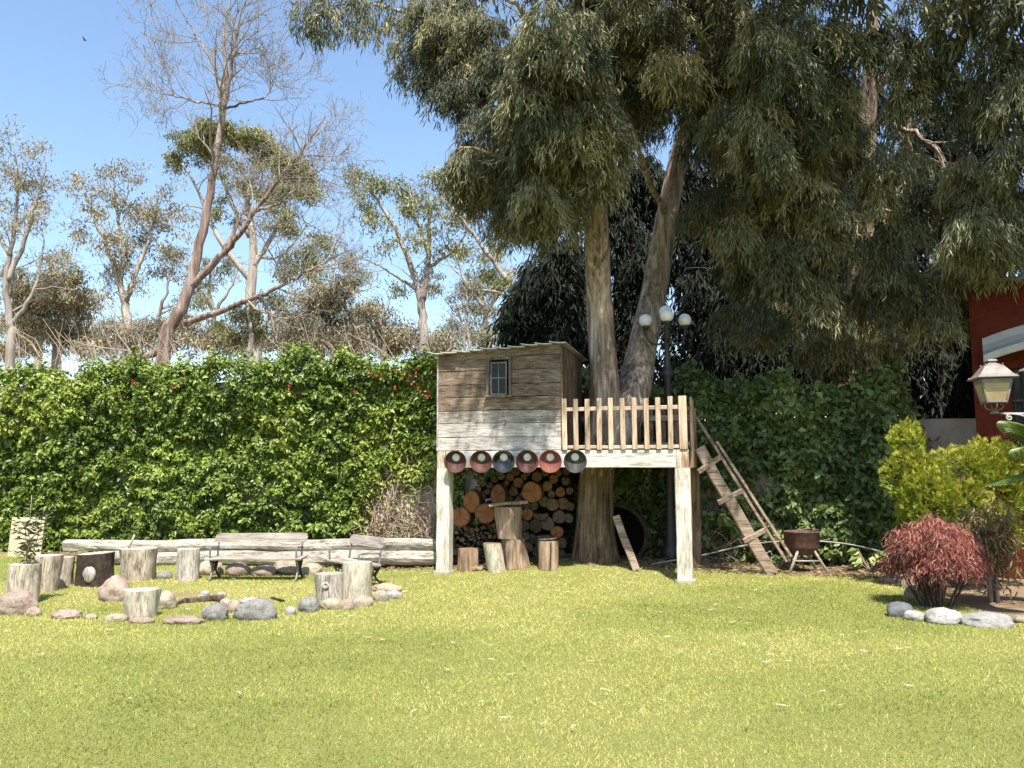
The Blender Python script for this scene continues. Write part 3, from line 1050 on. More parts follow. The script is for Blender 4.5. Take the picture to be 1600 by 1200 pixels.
for u, mt, lab in ((710, 'shade_brown', 'maroon enamel bowl on the beam beside the corner post'),
                   (750, 'shade_brown', 'maroon enamel bowl between the corner one and the glossy black one'),
                   (785, 'shade_black', 'glossy black enamel bowl with sharp reflections on the beam'),
                   (822, 'shade_brown', 'maroon enamel bowl between the glossy black one and the bright red one'),
                   (858, 'shade_red', 'bright brick red enamel bowl on the beam'),
                   (897, 'shade_grey', 'dark grey enamel bowl under the first pickets')):
    cone_shade(lx_of(u), M[mt], lab)

# ------------------------------------------------------------------ ladder leaning on the deck
la = empty('ladder', loc2w(4.4, 1.0, 0), 0, 'weathered wooden ladder with one broad plank side leaning on the deck', 'ladder')
LY = 12.45


def lp(u, v, dy=0.0):
    return at(u, v, LY + dy) - la.location


mb = MB()
mb.beam(lp(1092, 700), lp(1206, 897), 0.175, 0.075, up=(0.86, 0, 0.5), seg=8, jit=0.006, ch=0.012)
mb.build('side_plank', M['ladder'], la)
mb = MB()
mb.beam(lp(1088, 652, 0.05), lp(1229, 878, 0.05), 0.045, 0.035, up=(0.86, 0, 0.5), seg=8, jit=0.003)
mb.build('side_rail', M['ladder'], la)
mb = MB()
mb.beam(lp(1120, 690, 0.1), lp(1236, 870, 0.1), 0.045, 0.035, up=(0.86, 0, 0.5), seg=8, jit=0.003)
mb.build('side_rail', M['ladder'], la)
for (a, b_, c, d) in ((1091, 737, 1126, 714), (1122, 786, 1160, 766), (1162, 846, 1195, 828)):
    mb = MB()
    mb.beam(lp(a, b_, -0.055), lp(c, d, -0.0), 0.075, 0.045, up=(0.5, 0, 0.86), seg=2, jit=0.003)
    mb.build('rung', M['ladder'], la)


# ------------------------------------------------------------------ stumps, logs, rocks
def stump_mesh(r0, r1, h, seed, flare=0.0, lumps=0.06, tilt=(0, 0), ovx=1.0, nseg=44, rings=10, topslope=0.0):
    mb = MB()
    rr = np.random.default_rng(seed)
    th = np.arange(nseg) * 2 * math.pi / nseg
    V, F = [], []
    for i in range(rings + 1):
        t = i / rings
        base = r0 + (r1 - r0) * t + flare * r0 * (1 - t) ** 3
        P = np.stack([np.cos(th) * 1.3, np.sin(th) * 1.3, np.full(nseg, t * 0.8)], axis=1)
        n_ = (fbm(P, 1.6, seed, 3) - 0.5) * 2 * lumps * 1.6
        n2 = (vnoise(np.stack([np.cos(th) * 4, np.sin(th) * 4, np.full(nseg, t * 0.5)], axis=1), 2.0, seed + 5) - 0.5) * lumps * 1.1
        rad = base * (1 + n_ + n2)
        if i == rings:
            rad = rad * 0.985
        z = h * t
        for k in range(nseg):
            zz = z
            if i >= rings - 1:
                zz = z + topslope * math.cos(th[k]) * r1 - (0.006 if i == rings - 1 else 0)
            V.append((rad[k] * math.cos(th[k]) * ovx + tilt[0] * z, rad[k] * math.sin(th[k]) + tilt[1] * z, zz))
    for i in range(rings):
        for k in range(nseg):
            A = i * nseg + k
            B = i * nseg + (k + 1) % nseg
            F.append((A, B, B + nseg, A + nseg))
    mb.add(V, F, 0, True)
    # sawn top: rings down to the middle with a little relief
    top = V[-nseg:]
    cxm = sum(p[0] for p in top) / nseg
    cym = sum(p[1] for p in top) / nseg
    V2, F2 = [tuple(p) for p in top], []
    for j, q in enumerate((0.7, 0.35)):
        for k in range(nseg):
            x, y = cxm + (top[k][0] - cxm) * q, cym + (top[k][1] - cym) * q
            V2.append((x, y, h + topslope * (x - cxm) + float(rr.normal()) * 0.004))
    V2.append((cxm, cym, h))
    for j in range(2):
        for k in range(nseg):
            A = j * nseg + k
            B = j * nseg + (k + 1) % nseg
            F2.append((A, B, B + nseg, A + nseg))
    for k in range(nseg):
        F2.append((2 * nseg + k, 2 * nseg + (k + 1) % nseg, 3 * nseg))
    mb.add(V2, F2, 1, False)
    return mb


def stump(u, v, wpx, hpx, mat, label, seed, flare=0.0, top=None, tilt=(0, 0), lumps=0.06, group='stump seats round the fire ring', ovx=1.0, topslope=0.0, name='stump', cat='stump', topmat='stump_top'):
    p = gr(u, v)
    k = p.y / FPX * 0.99
    r0 = wpx * k / 2
    r1 = (top or wpx) * k / 2
    h = hpx * k - r1 * 0.12
    p.y += r0 * 0.8
    p.z = float(hgt(p.x, p.y)) - 0.02
    BASES.append((p.x, p.y, r0, r0))
    o = stump_mesh(r0, r1, h, seed, flare, lumps, tilt, ovx, topslope=topslope).build(name, [M[mat], M[topmat]])
    o.location = p
    return tag(o, label, cat, group), p, h, r1


s1, p1, h1, r1_ = stump(22, 946, 47, 66, 'stump_pale', 'pale stump with a sapling growing out of its top', 11, tilt=(0.03, 0), top=46)
stump(59, 926, 40, 60, 'stump_pale', 'tall pale furrowed stump behind the sapling stump', 12, top=46, tilt=(0.02, 0))
stump(92, 916, 28, 47, 'stump_pale', 'narrow pale stump squeezed beside the dark bark stump', 13, lumps=0.09)
s4, p4, h4, r4 = stump(137, 917, 54, 55, 'stump_dark', 'dark stump with thick rough bark and a pale cut limb', 14, lumps=0.10, topslope=0.05)
mb = MB()
mb.lathe([(0.085, -0.03), (0.088, 0.01), (0.07, 0.025), (0.0, 0.028)], 20, cap1=False)
mb.v = [tuple(Matrix.Rotation(R(90), 3, 'X') @ Vector((p[0], p[1] * 1.3, p[2])) + Vector((0.03, -r4 * 0.96, h4 * 0.42))) for p in mb.v]
mb.build('cut_limb', M['stump_grey'], s4)
s5, p5, h5, r5 = stump(208, 908, 46, 54, 'stump_pale', 'stump flaring out towards its top, a hand tool stuck in it', 15, top=58, lumps=0.10, tilt=(-0.06, 0))
stump(287, 908, 34, 52, 'stump_grey', 'grey cracked round stump standing next to the long bench', 16, lumps=0.06)
stump(211, 966, 47, 47, 'stump_white', 'low pale stump among the ring stones, nearest the lawn', 17, lumps=0.09, top=50)
s8, p8, h8, r8 = stump(512, 938, 44, 44, 'stump_grey', 'short grey stump with a round knot in its side', 18, top=46, lumps=0.07, tilt=(-0.05, 0))
mb = MB()
mb.lathe([(0.045, -0.02), (0.04, 0.016), (0.028, 0.022), (0.02, 0.008), (0.0, 0.012)], 16, cap1=False)
mb.v = [tuple(Matrix.Rotation(R(90), 3, 'X') @ Vector(p) + Vector((-0.02, -r8 * 0.99, h8 * 0.62))) for p in mb.v]
mb.build('knot', M['stump_pale'], s8)
stump(554, 937, 46, 60, 'stump_white', 'tall whitish peeled stump in front of the small bench', 19, lumps=0.03)

# sapling in the first stump
t = empty('sapling', (p1.x + 0.04, p1.y, p1.z + h1 - 0.02), 0, 'thin leafy sapling growing from a pale stump', 'sapling')
mb = MB()
Ps, Ds = [], []
for (bx, by, hh) in ((0.0, 0.0, 0.85), (-0.08, 0.05, 0.6), (0.1, 0.05, 0.7)):
    q = spline([(bx * 0.2, by * 0.2, 0), (bx * 0.8, by, hh * 0.5), (bx * 1.4, by, hh)], 9)
    mb.tube(q, [0.007 - 0.0005 * i for i in range(9)], 5)
    for j in range(64):
        w_ = 0.15 + 0.85 * random.random()
        p = q[min(int(w_ * 8), 8)]
        a = random.random() * 6.283
        Ps.append(p + Vector((random.gauss(0, .05), random.gauss(0, .04), random.gauss(0, .03))))
        Ds.append((math.cos(a), math.sin(a), random.uniform(-0.8, 0.6)))
mb.build('stem', M['twig'], t)
n = len(Ps)
leaves('foliage', np.array(Ps), np.array(Ds), 0.09 + 0.05 * rng.random(n), 0.026 + 0.01 * rng.random(n), rng.random(n), M['sapling'], t)

# hand tool stuck in the flared stump
t = empty('hand_hoe', p5 + Vector((-0.17, -0.02, h5 - 0.02)), 0, 'small hoe with wooden handle and curved iron hook', 'hand tool')
mb = MB()
mb.tube([(0, 0, 0), (0.045, 0, 0.11), (0.085, 0, 0.22)], [0.015, 0.018, 0.015], 8)
mb.build('handle', M['twig'], t)
mb = MB()
mb.tube(spline([(0.085, 0, 0.21), (0.105, 0, 0.28), (0.15, 0, 0.33), (0.14, 0, 0.38), (0.08, 0, 0.37)], 14), 0.006, 6)
mb.build('hook', M['iron'], t)

# cream board leaning on the hedge
p = at(40, 864, 15.25)
mb = MB()
mb.beam(Vector((-0.31, 0, 0.35)), Vector((0.31, 0, 0.35)), 0.74, 0.03, up=(0, 0.1, 1), seg=4, jit=0.003)
o = mb.build('board', M['cream_board'])
o.location = (p.x, p.y, float(hgt(p.x, p.y)))
tag(o, 'cream coloured flat board leaning on the hedge', 'board')

# old timbers lying along the hedge
for (ua, ub, va, vb, rad, Y0, Y1, lab, sd_) in ((103, 700, 853, 851, 0.100, 14.1, 13.55, 'upper long grey timber lying across the lower one', 1), (178, 700, 872, 871, 0.115, 13.95, 13.42, 'lower long grey timber lying on the ground', 2)):
    a, b_ = at(ua, va, Y0), at(ub, vb, Y1)
    mb = MB()
    nn, kk = 40, 14
    V, F = [], []
    d = (b_ - a).normalized()
    for i in range(nn + 1):
        q = a.lerp(b_, i / nn)
        q = q + Vector((0, 0, 0.012 * math.sin(i * 0.4 + sd_)))
        for j in range(kk):
            th = 2 * math.pi * j / kk
            P = np.array([[math.cos(th) * 1.2, math.sin(th) * 1.2, i * 0.13]])
            rr = rad * (1 + 0.5 * (float(fbm(P, 1.7, 40 + sd_, 3)[0]) - 0.5) + (0.06 if j % 4 == 1 else 0))
            V.append(q + Vector((-d.y, d.x, 0)) * math.cos(th) * rr * 1.1 + Vector((0, 0, 1)) * math.sin(th) * rr)
    for i in range(nn):
        for j in range(kk):
            A = i * kk + j
            B = i * kk + (j + 1) % kk
            F.append((A, B, B + kk, A + kk))
    F.append(tuple(range(kk - 1, -1, -1)))
    F.append(tuple(nn * kk + j for j in range(kk)))
    mb.add([v - a for v in V], F, 0, False)
    o = mb.build('timber', M['log_side'])
    o.location = a
    tag(o, lab, 'timber', 'long old timbers along the hedge')

# rocks


def rock(u, v, wpx, hpx, mat, label, seed, group, dep=0.8, peak=0.0, yaw=0.0):
    p = gr(u, v)
    k = p.y / FPX
    rx = wpx * k / 2
    rz = max(hpx * k * 0.62, 0.03)
    bm = bmesh.new()
    bmesh.ops.create_icosphere(bm, subdivisions=4 if wpx > 26 else 3, radius=1)
    P = np.array([v_.co[:] for v_ in bm.verts])
    n_ = fbm(P + seed * 3.1, 1.1, seed, 3) - 0.5
    n2 = np.abs(fbm(P + seed, 2.6, seed + 50, 3) - 0.5)
    s_ = 1 + 0.55 * n_ - 0.35 * n2
    Q = P * s_[:, None]
    if peak:
        Q[:, 2] *= 1 + peak * np.exp(-(Q[:, 0] / 0.5) ** 2)
    Q = Q * np.array([rx, rx * dep, rz])
    for v_, q in zip(bm.verts, Q):
        v_.co = q
    me = bpy.data.meshes.new('rock')
    bm.to_mesh(me)
    bm.free()
    me.polygons.foreach_set('use_smooth', np.ones(len(me.polygons), dtype=bool))
    me.materials.append(M[mat])
    o = bpy.data.objects.new('rock', me)
    C.objects.link(o)
    BASES.append((p.x, p.y + rx * dep * 0.7, rx * 0.95, rx * dep * 0.9))
    o.location = (p.x, p.y + rx * dep * 0.7, float(hgt(p.x, p.y)) + rz * 0.42)
    o.rotation_euler = (0, 0, yaw)
    return tag(o, label, 'rock', group)


G1 = 'stones of the fire ring'
ring = [
    (14, 962, 62, 40, 'rock_pink', 'big pink stone against the foot of the sapling stump', 0.7, 0),
    (49, 963, 23, 17, 'rock_pink', 'small rounded pink stone beside the big pink one', 0.8, 0),
    (97, 967, 50, 14, 'rock_pink', 'long flat beige stone sunk in the grass', 0.7, 0),
    (139, 968, 21, 9, 'rock_beige', 'tiny beige stone between two flat ones', 0.8, 0),
    (178, 971, 38, 12, 'rock_beige', 'flat pointed beige stone before the low pale stump', 0.7, 0),
    (217, 974, 38, 9, 'rock_pink', 'thin flat pink stone at the foot of the low pale stump', 0.7, 0),
    (280, 976, 64, 12, 'rock_pink', 'longest flat pinkish stone of the ring', 0.6, 0),
    (334, 970, 40, 29, 'rock_grey', 'grey stone at the end of the longest flat one', 0.8, 0),
    (362, 957, 24, 20, 'rock_pink', 'small brown stone wedged between the two grey ones', 0.8, 0),
    (395, 969, 68, 33, 'rock_grey', 'largest grey stone of the fire ring', 0.7, 0),
    (452, 961, 19, 13, 'rock_white', 'small white stone beside the largest grey one', 0.8, 0),
    (481, 957, 33, 26, 'rock_grey', 'blue grey stone beside the knotted stump', 0.8, 0),
    (515, 953, 36, 20, 'rock_beige', 'beige stone below the knotted stump', 0.8, 0),
    (540, 953, 24, 18, 'rock_pink', 'pink stone between the knotted stump and the whitish one', 0.8, 0),
    (564, 949, 34, 19, 'rock_beige', 'rounded beige stone below the whitish stump', 0.8, 0),
    (593, 940, 26, 18, 'rock_beige', 'beige stone beside the leg of the small bench', 0.8, 0),
    (613, 936, 32, 14, 'rock_white', 'flat whitish stone at the end of the ring', 0.7, 0),
    (604, 926, 42, 15, 'rock_beige', 'flat pale stone behind the end of the ring', 0.7, 0),
    (172, 940, 56, 34, 'rock_pink', 'peaked brown stone between the dark stump and the low one', 0.8, 0.5),
    (253, 952, 38, 26, 'rock_beige', 'sloping beige stone right of the low pale stump', 0.8, 0.1),
    (233, 905, 18, 16, 'rock_beige', 'little tan stone behind the flared stump', 0.8, 0),
    (254, 905, 26, 14, 'rock_grey', 'flat blue grey stone between two stumps', 0.8, 0),
    (324, 899, 38, 26, 'rock_beige', 'beige boulder at the near end of the long bench', 0.8, 0),
    (368, 900, 40, 22, 'rock_pink', 'rosy boulder under the long bench', 0.8, 0),
    (408, 900, 48, 17, 'rock_pink', 'flat tan stone under the middle of the long bench', 0.7, 0),
    (452, 898, 66, 28, 'rock_beige', 'large cream boulder under the end of the long bench', 0.8, 0),
    (484, 898, 34, 20, 'rock_beige', 'cream boulder just past the end of the long bench', 0.8, 0),
    (318, 933, 16, 11, 'rock_white', 'white pebble beside the burnt wood', 0.8, 0),
    (344, 934, 17, 10, 'rock_beige', 'small pale stone behind the burnt wood', 0.8, 0),
    (388, 943, 30, 9, 'rock_white', 'flat whitish stone behind the largest grey one', 0.8, 0),
    (352, 946, 24, 11, 'rock_beige', 'flat beige stone in the ashes', 0.8, 0),
]
for k, (u, v, w_, h_, mt, lab, dep, pk) in enumerate(ring):
    rock(u, v, w_, h_, mt, lab, 100 + k, G1, dep, pk)
G2 = 'stones edging the planting bed'
bed = [
    (1396, 912, 34, 14, 'rock_pink', 'flat pinkish stone at the far end of the bed edge'),
    (1411, 917, 16, 16, 'rock_grey', 'small grey stone beside the flat pinkish one'),
    (1426, 920, 26, 22, 'rock_beige', 'upright beige stone behind the round one'),
    (1447, 918, 26, 24, 'rock_pink', 'pinkish stone half behind the red shrub'),
    (1437, 938, 34, 22, 'rock_beige', 'round beige stone next to the shaded ones'),
    (1456, 947, 28, 20, 'rock_shaded', 'shade toned stone in the shade of the red shrub'),
    (1413, 965, 42, 24, 'rock_shaded', 'stone with shadow in its colour lying on the lawn'),
    (1434, 970, 34, 17, 'rock_white', 'small whitish stone next to the shaded dark one'),
    (1485, 976, 58, 24, 'rock_white', 'rounded white stone below the red shrub'),
    (1557, 981, 82, 22, 'rock_white', 'long white stone at the edge of the bed'),
    (1604, 974, 30, 14, 'rock_beige', 'pale stone behind the long white one'),
    (1390, 896, 12, 9, 'rock_white', 'white pebble on the soil by the ivy'),
    (1530, 914, 44, 12, 'rock_pink', 'flat tan stone behind the red shrub'),
]
for k, (u, v, w_, h_, mt, lab) in enumerate(bed):
    rock(u, v, w_, h_, mt, lab, 200 + k, G2, 0.8)

# burnt wood in the fire ring
for (ua, va, ub, vb, th, lab) in ((287, 942, 350, 938, 0.05, 'split brown board lying in the fire ring'), (268, 948, 292, 940, 0.03, 'short reddish stick in the fire ring'), (334, 939, 352, 943, 0.03, 'charred stick lying beside the split board'), (425, 936, 442, 941, 0.025, 'charred stick near the largest grey stone')):
    a, b_ = gr(ua, va), gr(ub, vb)
    mb = MB()
    mb.beam(Vector((0, 0, th * 0.6)), b_ - a + Vector((0, 0, th * 0.9)), th, th * 1.6, seg=5, jit=0.008)
    o = mb.build('firewood_stick', M['log_bark'] if 'charred' not in lab else M['stump_dark'])
    o.location = a
    tag(o, lab, 'stick', 'wood left in the fire ring')


# ------------------------------------------------------------------ benches
def bench(loc, rz, label, width, seat_z=0.31, top_z=0.66):
    t = empty('garden_bench', loc, rz, label, 'bench', 'benches by the fire ring')
    w2 = width / 2
    for k, d in enumerate((-0.20, -0.09, 0.02)):
        mb = MB()
        mb.beam((-w2 - 0.06, d, seat_z), (w2 + 0.06, d, seat_z + 0.004), 0.10, 0.03, up=(0, 1, 0.05), seg=6, jit=0.003)
        mb.build('seat_slat', M['bench_wood'], t)
    mb = MB()
    V, F = [], []
    bb = [(-w2 - 0.045, 0), (-w2 - 0.02, 0.055), (-w2 + 0.03, 0.07), (w2 - 0.02, 0.078), (w2 + 0.035, 0.065), (w2 + 0.055, 0.02), (w2 + 0.045, -0.035), (w2 + 0.01, -0.06), (-w2, -0.065), (-w2 - 0.04, -0.04)]
    for y in (-0.016, 0.016):
        for (x, z) in bb:
            V.append((x, 0.13 + y + 0.25 * z, top_z - 0.075 + z))
    nb_ = len(bb)
    F.append(tuple(range(nb_)))
    F.append(tuple(range(2 * nb_ - 1, nb_ - 1, -1)))
    for k in range(nb_):
        F.append((k, k + nb_, (k + 1) % nb_ + nb_, (k + 1) % nb_))
    mb.add(V, F)
    mb.build('back_slat', M['bench_wood'], t)
    for s in (-1, 1):
        x = s * (w2 - 0.02)
        mb = MB()
        # upright, arm loop
        mb.tube(spline([(x, 0.08, seat_z - 0.02), (x, 0.10, seat_z + 0.15), (x, 0.14, top_z - 0.04)], 8), 0.016, 6)
        mb.tube(spline([(x, -0.22, seat_z - 0.03), (x, -0.235, seat_z + 0.12), (x, -0.21, seat_z + 0.165), (x, -0.05, seat_z + 0.16), (x, 0.105, seat_z + 0.15)], 14), 0.014, 6)
        mb.tube(spline([(x, -0.21, seat_z - 0.03), (x, 0.10, seat_z - 0.03)], 4), 0.016, 6)
        mb.build('arm_frame', M['iron_grey'], t)
        # legs with scroll work
        mb = MB()
        mb.tube(spline([(x, -0.2, seat_z - 0.03), (x, -0.12, seat_z * 0.5), (x, -0.17, 0.06), (x, -0.24, 0.0)], 12), [0.02] * 4 + [0.016] * 8, 6)
        mb.build('leg', M['iron_grey'], t)
        mb = MB()
        mb.tube(spline([(x, 0.1, seat_z - 0.03), (x, 0.02, seat_z * 0.5), (x, 0.1, 0.06), (x, 0.18, 0.0)], 12), [0.02] * 4 + [0.016] * 8, 6)
        mb.build('leg', M['iron'], t)
        mb = MB()
        for (cy, cz, rr) in ((-0.09, seat_z - 0.08, 0.045), (0.02, seat_z - 0.085, 0.04), (-0.05, seat_z * 0.5, 0.05)):
            pts = [(x, cy + rr * math.cos(a) * (1 - a / 14), cz + rr * math.sin(a) * (1 - a / 14)) for a in np.linspace(0, 8.5, 22)]
            mb.tube(pts, 0.010, 5)
        mb.build('scroll', M['iron'], t)
    return t


pa, pb = gr(327, 907), gr(466, 907)
bench(Vector(((pa.x + pb.x) / 2, (pa.y + pb.y) / 2 + 0.16, 0.0)), 0.0, 'long weathered wooden bench with black iron legs', (pb.x - pa.x))
bench(Vector((-2.19, 11.62, 0.0)), R(-52), 'small wooden bench turned sideways behind the whitish stump', 0.95, 0.30, 0.66)

# ------------------------------------------------------------------ firewood under the deck
def log_mesh(seed, n=18, L=0.55, irregular=0.12, half=False):
    rr = np.random.default_rng(seed)
    th = np.arange(n) * 2 * math.pi / n
    P = np.stack([np.cos(th), np.sin(th), th * 0], axis=1)
    rad = 1 + (fbm(P + seed, 1.1, seed, 3) - 0.5) * 2 * irregular * 1.6
    V, F = [], []
    for i, z in enumerate((0.0, 0.012, 0.3, L)):
        q = 0.95 if i == 0 else 1.0
        for k in range(n):
            x, y = math.cos(th[k]) * rad[k] * q, math.sin(th[k]) * rad[k] * q
            if half:
                y = max(y, -0.15 + 0.05 * math.sin(3 * x + seed))
            V.append((x, y, z))
    for i in range(3):
        for k in range(n):
            A, B = i * n + k, i * n + (k + 1) % n
            F.append((A, A + n, B + n, B))
    F.append(tuple(3 * n + k for k in range(n)))
    mb = MB()
    mb.add(V, F, 0, True)
    # sawn face, slightly dished, with a drying crack cut to the middle
    V2 = [V[k] for k in range(n)] + [(x * 0.5, y * 0.5, 0.004 * float(rr.normal())) for (x, y, z) in V[:n]] + [(0, 0, 0.004)]
    F2 = []
    crack = int(rr.integers(0, n))
    for k in range(n):
        F2.append((k, (k + 1) % n, (k + 1) % n + n, k + n))
        F2.append((k + n, (k + 1) % n + n, 2 * n))
    V2[crack] = (V2[crack][0] * 0.98, V2[crack][1] * 0.98, 0.03)
    V2[crack + n] = (V2[crack + n][0], V2[crack + n][1], 0.02)
    mb.add(V2, F2, 1, False)
    return mb


LOGM = {}


def log_at(zx, zy, rx, ry, kind, label, seed, Y=13.35, half=False, roll=None, group='firewood logs stacked under the deck', ln=1.0):
    u, v = 700 + zx / 7.74, 735 + zy / 7.74
    p = at(u, v, Y)
    k = Y / FPX / 7.74
    key = (kind, seed % 9, half)
    if key not in LOGM:
        o = log_mesh(300 + seed % 9, half=half).build('log', [M['log_bark'], M['end_' + kind]])
        LOGM[key] = o
    else:
        o = LOGM[key].copy()
        C.objects.link(o)
    o.name = 'log'
    o.location = p
    o.scale = (rx * k * 1.04, ry * k * 1.04, ln)
    e = Matrix.Rotation(ROT * 0.5, 4, 'Z') @ Matrix.Rotation(R(-90) + random.uniform(-.05, .05), 4, 'X')
    if roll:
        e = e @ Matrix.Rotation(roll, 4, 'Z')
    o.rotation_euler = e.to_euler()
    return tag(o, label, 'log', group)


big = [
    (285, 385, 100, 135, 'orange', 'tall oval orange log end leaning against the pile', 0),
    (150, 560, 108, 112, 'orange', 'large orange log end by the white corner post', 0),
    (455, 525, 125, 112, 'orange', 'large orange log end behind the stump with a slab', 0),
    (605, 310, 88, 145, 'orange', 'pear shaped orange log end high in the pile', 0),
    (1010, 260, 122, 122, 'orange', 'biggest round orange log end in the middle of the pile', 0),
]
for k, (x, y, rx, ry, kd, lab, _) in enumerate(big):
    log_at(x, y, rx, ry, kd, lab, k, 13.15 - 0.05 * (k % 3))
med = [(750, 80, 50, 'tan'), (850, 150, 60, 'tan'), (920, 80, 38, 'tan'), (1075, 75, 60, 'tan'), (1200, 190, 60, 'tan'), (1275, 105, 52, 'orange'), (1175, 25, 50, 'tan'), (1360, 260, 58, 'orange'),
       (675, 195, 36, 'orange'), (790, 258, 56, 'tan'), (475, 255, 34, 'tan'), (415, 310, 40, 'orange'), (360, 230, 44, 'tan'), (712, 148, 30, 'orange'), (1160, 375, 66, 'grey'), (1262, 415, 74, 'tan'),
       (1390, 400, 66, 'tan'), (955, 530, 72, 'orange'), (1345, 560, 78, 'grey'), (1470, 440, 55, 'grey'), (1060, 675, 74, 'grey'), (1200, 640, 82, 'grey'), (925, 670, 62, 'grey'), (1320, 748, 76, 'orange'),
       (1010, 830, 60, 'grey'), (1375, 885, 62, 'grey'), (1470, 250, 45, 'grey'), (1420, 130, 55, 'grey'), (1040, 430, 48, 'grey'), (850, 380, 58, 'grey'), (950, 420, 44, 'grey'), (1250, 290, 46, 'grey'),
       (900, 320, 36, 'grey'), (820, 20, 48, 'grey'), (960, 30, 40, 'grey'), (640, 70, 46, 'grey'), (560, 110, 40, 'grey'), (1330, 30, 44, 'tan'), (1430, 20, 46, 'grey'), (730, 360, 56, 'grey'), (770, 460, 60, 'grey'), (1460, 580, 60, 'grey'),
       (1120, 880, 70, 'grey'), (1250, 870, 60, 'grey'), (930, 800, 55, 'grey'), (960, 930, 65, 'grey'), (1080, 980, 66, 'grey'), (1230, 990, 64, 'grey'), (1360, 1010, 60, 'grey'), (500, 640, 44, 'grey'), (560, 700, 60, 'grey'), (420, 160, 40, 'grey'), (500, 180, 38, 'grey')]
for k, (x, y, r_, kd) in enumerate(med):
    log_at(x, y, r_, r_ * random.uniform(0.88, 1.05), kd, {'tan': 'medium log with tan cut end stacked in the woodpile', 'orange': 'medium log with orange cut end stacked in the woodpile', 'grey': 'medium log with grey shaded cut end stacked in the woodpile'}[kd], k, 13.42 + random.uniform(-0.05, 0.06), roll=random.uniform(0, 6.28))
log_at(1115, 530, 95, 70, 'grey', 'half round split log with grey face in the woodpile', 3, 13.4, half=True)
log_at(250, 690, 80, 60, 'tan', 'half round split log under the large orange ends', 4, 13.38, half=True, roll=0.5)
log_at(1160, 800, 84, 74, 'grey', 'half round split log behind the cracked stump', 5, 13.2, half=True)
# each log named by where it lies: layer and the bowl it lies under
cells = {}
for o in [q for q in C.objects if q.get('group') == 'firewood logs stacked under the deck' and str(q.get('label')).startswith('medium log')]:
    dx, dz = o.location.x, o.location.z
    uu = 800 + o.location.x / o.location.y * FPX * 1.008
    col_ = ('first maroon bowl', 'second maroon bowl', 'black bowl', 'third maroon bowl', 'red bowl', 'grey bowl')[int(np.searchsorted([730, 768, 803, 840, 877], uu))]
    row_ = ('bottom', 'second lowest', 'third lowest', 'middle', 'third highest', 'second highest', 'top')[min(6, max(0, int((dz - 0.2) / 0.22)))]
    cells.setdefault((row_, col_), []).append(o)
for (row_, col_), os_ in cells.items():
    os_.sort(key=lambda q: -q.scale.x)
    for j_, o in enumerate(os_):
        tone = str(o['label']).split('with ')[1].split(' cut')[0]
        size_ = '' if len(os_) == 1 else ('bigger ', 'smaller ', 'third sized ', 'fourth sized ', 'tiniest ')[min(j_, 4)]
        o['label'] = f"{size_}{tone} log end in the {row_} layer, below the {col_}"
# thin branches at the lower left of the pile
placed = []
for tries in range(4000):
    x, y = random.uniform(45, 640), random.uniform(660, 1090)
    if y < 700 and x < 330:
        continue
    r_ = random.choice((14, 17, 20, 24, 28, 36))
    if all((x - a) ** 2 + (y - b_) ** 2 > ((r_ + c) * 0.96) ** 2 for (a, b_, c) in placed):
        placed.append((x, y, r_))
    if len(placed) > 85:
        break
for k, (x, y, r_) in enumerate(placed):
    log_at(x, y, r_, r_ * random.uniform(0.8, 1.05), 'tan' if k % 3 else 'grey', 'thin cut branch end low in the woodpile beside the white post', k, 13.35 + random.uniform(-0.08, 0.06), roll=random.uniform(0, 6.28), group='thin cut branches in the woodpile', half=(k % 7 == 0))


def block(u, v, wpx, hpx, Y, mat, label, seed, tilt=(0, 0), top=None, lumps=0.04, z=None, topmat='end_block', topslope=0.0):
    k = Y / FPX
    p = at(u, v, Y)
    BASES.append((p.x, p.y, wpx * k / 2, wpx * k / 2))
    if z is not None:
        p.z = z
    else:
        p.z = float(hgt(p.x, p.y)) - 0.01
    o = stump_mesh(wpx * k / 2, (top or wpx) * k / 2, hpx * k, seed, 0, lumps, tilt, topslope=topslope).build('wood_block', [M[mat], M[topmat]])
    o.location = p
    return tag(o, label, 'wood block', 'cut wood blocks at the front of the woodpile')


block(731, 890, 32, 34, 12.75, 'log_tan', 'dark squat wood block next to the white post', 61, lumps=0.1)
block(777, 890, 28, 43, 12.55, 'stump_white', 'pale smooth wood block tilting to one side', 62, tilt=(-0.2, 0))
b1 = block(806, 888, 42, 44, 12.8, 'log_tan', 'split wood block carrying a second block and a slab', 63, tilt=(-0.08, 0.0), top=34, lumps=0.09)
b2 = block(796, 845, 36, 48, 12.8, 'log_tan', 'upper wood block standing on a split one', 64, z=b1.location.z + 44 * 12.8 / FPX + 0.003, tilt=(-0.03, 0), top=41, lumps=0.07)
mb = MB()
mb.beam((-0.31, 0, -0.03), (0.30, 0, 0.03), 0.34, 0.045, up=(0, 1, 0), seg=6, jit=0.012, ch=0.012)
o = mb.build('slab', M['log_tan'])
o.location = b2.location + Vector((-0.01, 0, 48 * 12.8 / FPX + 0.05))
tag(o, 'rough wooden slab lying on top of the stacked blocks', 'slab')
b3 = block(857, 886, 31, 43, 12.6, 'log_tan', 'orange wood block with a deep crack under a dark disc', 65, lumps=0.05)
mb = MB()
mb.beam((0.02, -0.165, 0.02), (0.03, -0.165, 0.42), 0.02, 0.02, up=(1, 0, 0), seg=6, jit=0.004)
mb.build('crack', M['stump_dark'], b3)
mb = MB()
mb.lathe([(0.16, 0), (0.165, 0.02), (0.15, 0.03)], 24)
o = mb.build('wood_disc', M['log_bark'])
o.location = b3.location + Vector((-0.01, 0.02, 43 * 12.6 / FPX + 0.006))
o.rotation_euler = (R(-3), R(-4), 0)
tag(o, 'thin dark wood disc on the cracked block', 'wood disc')
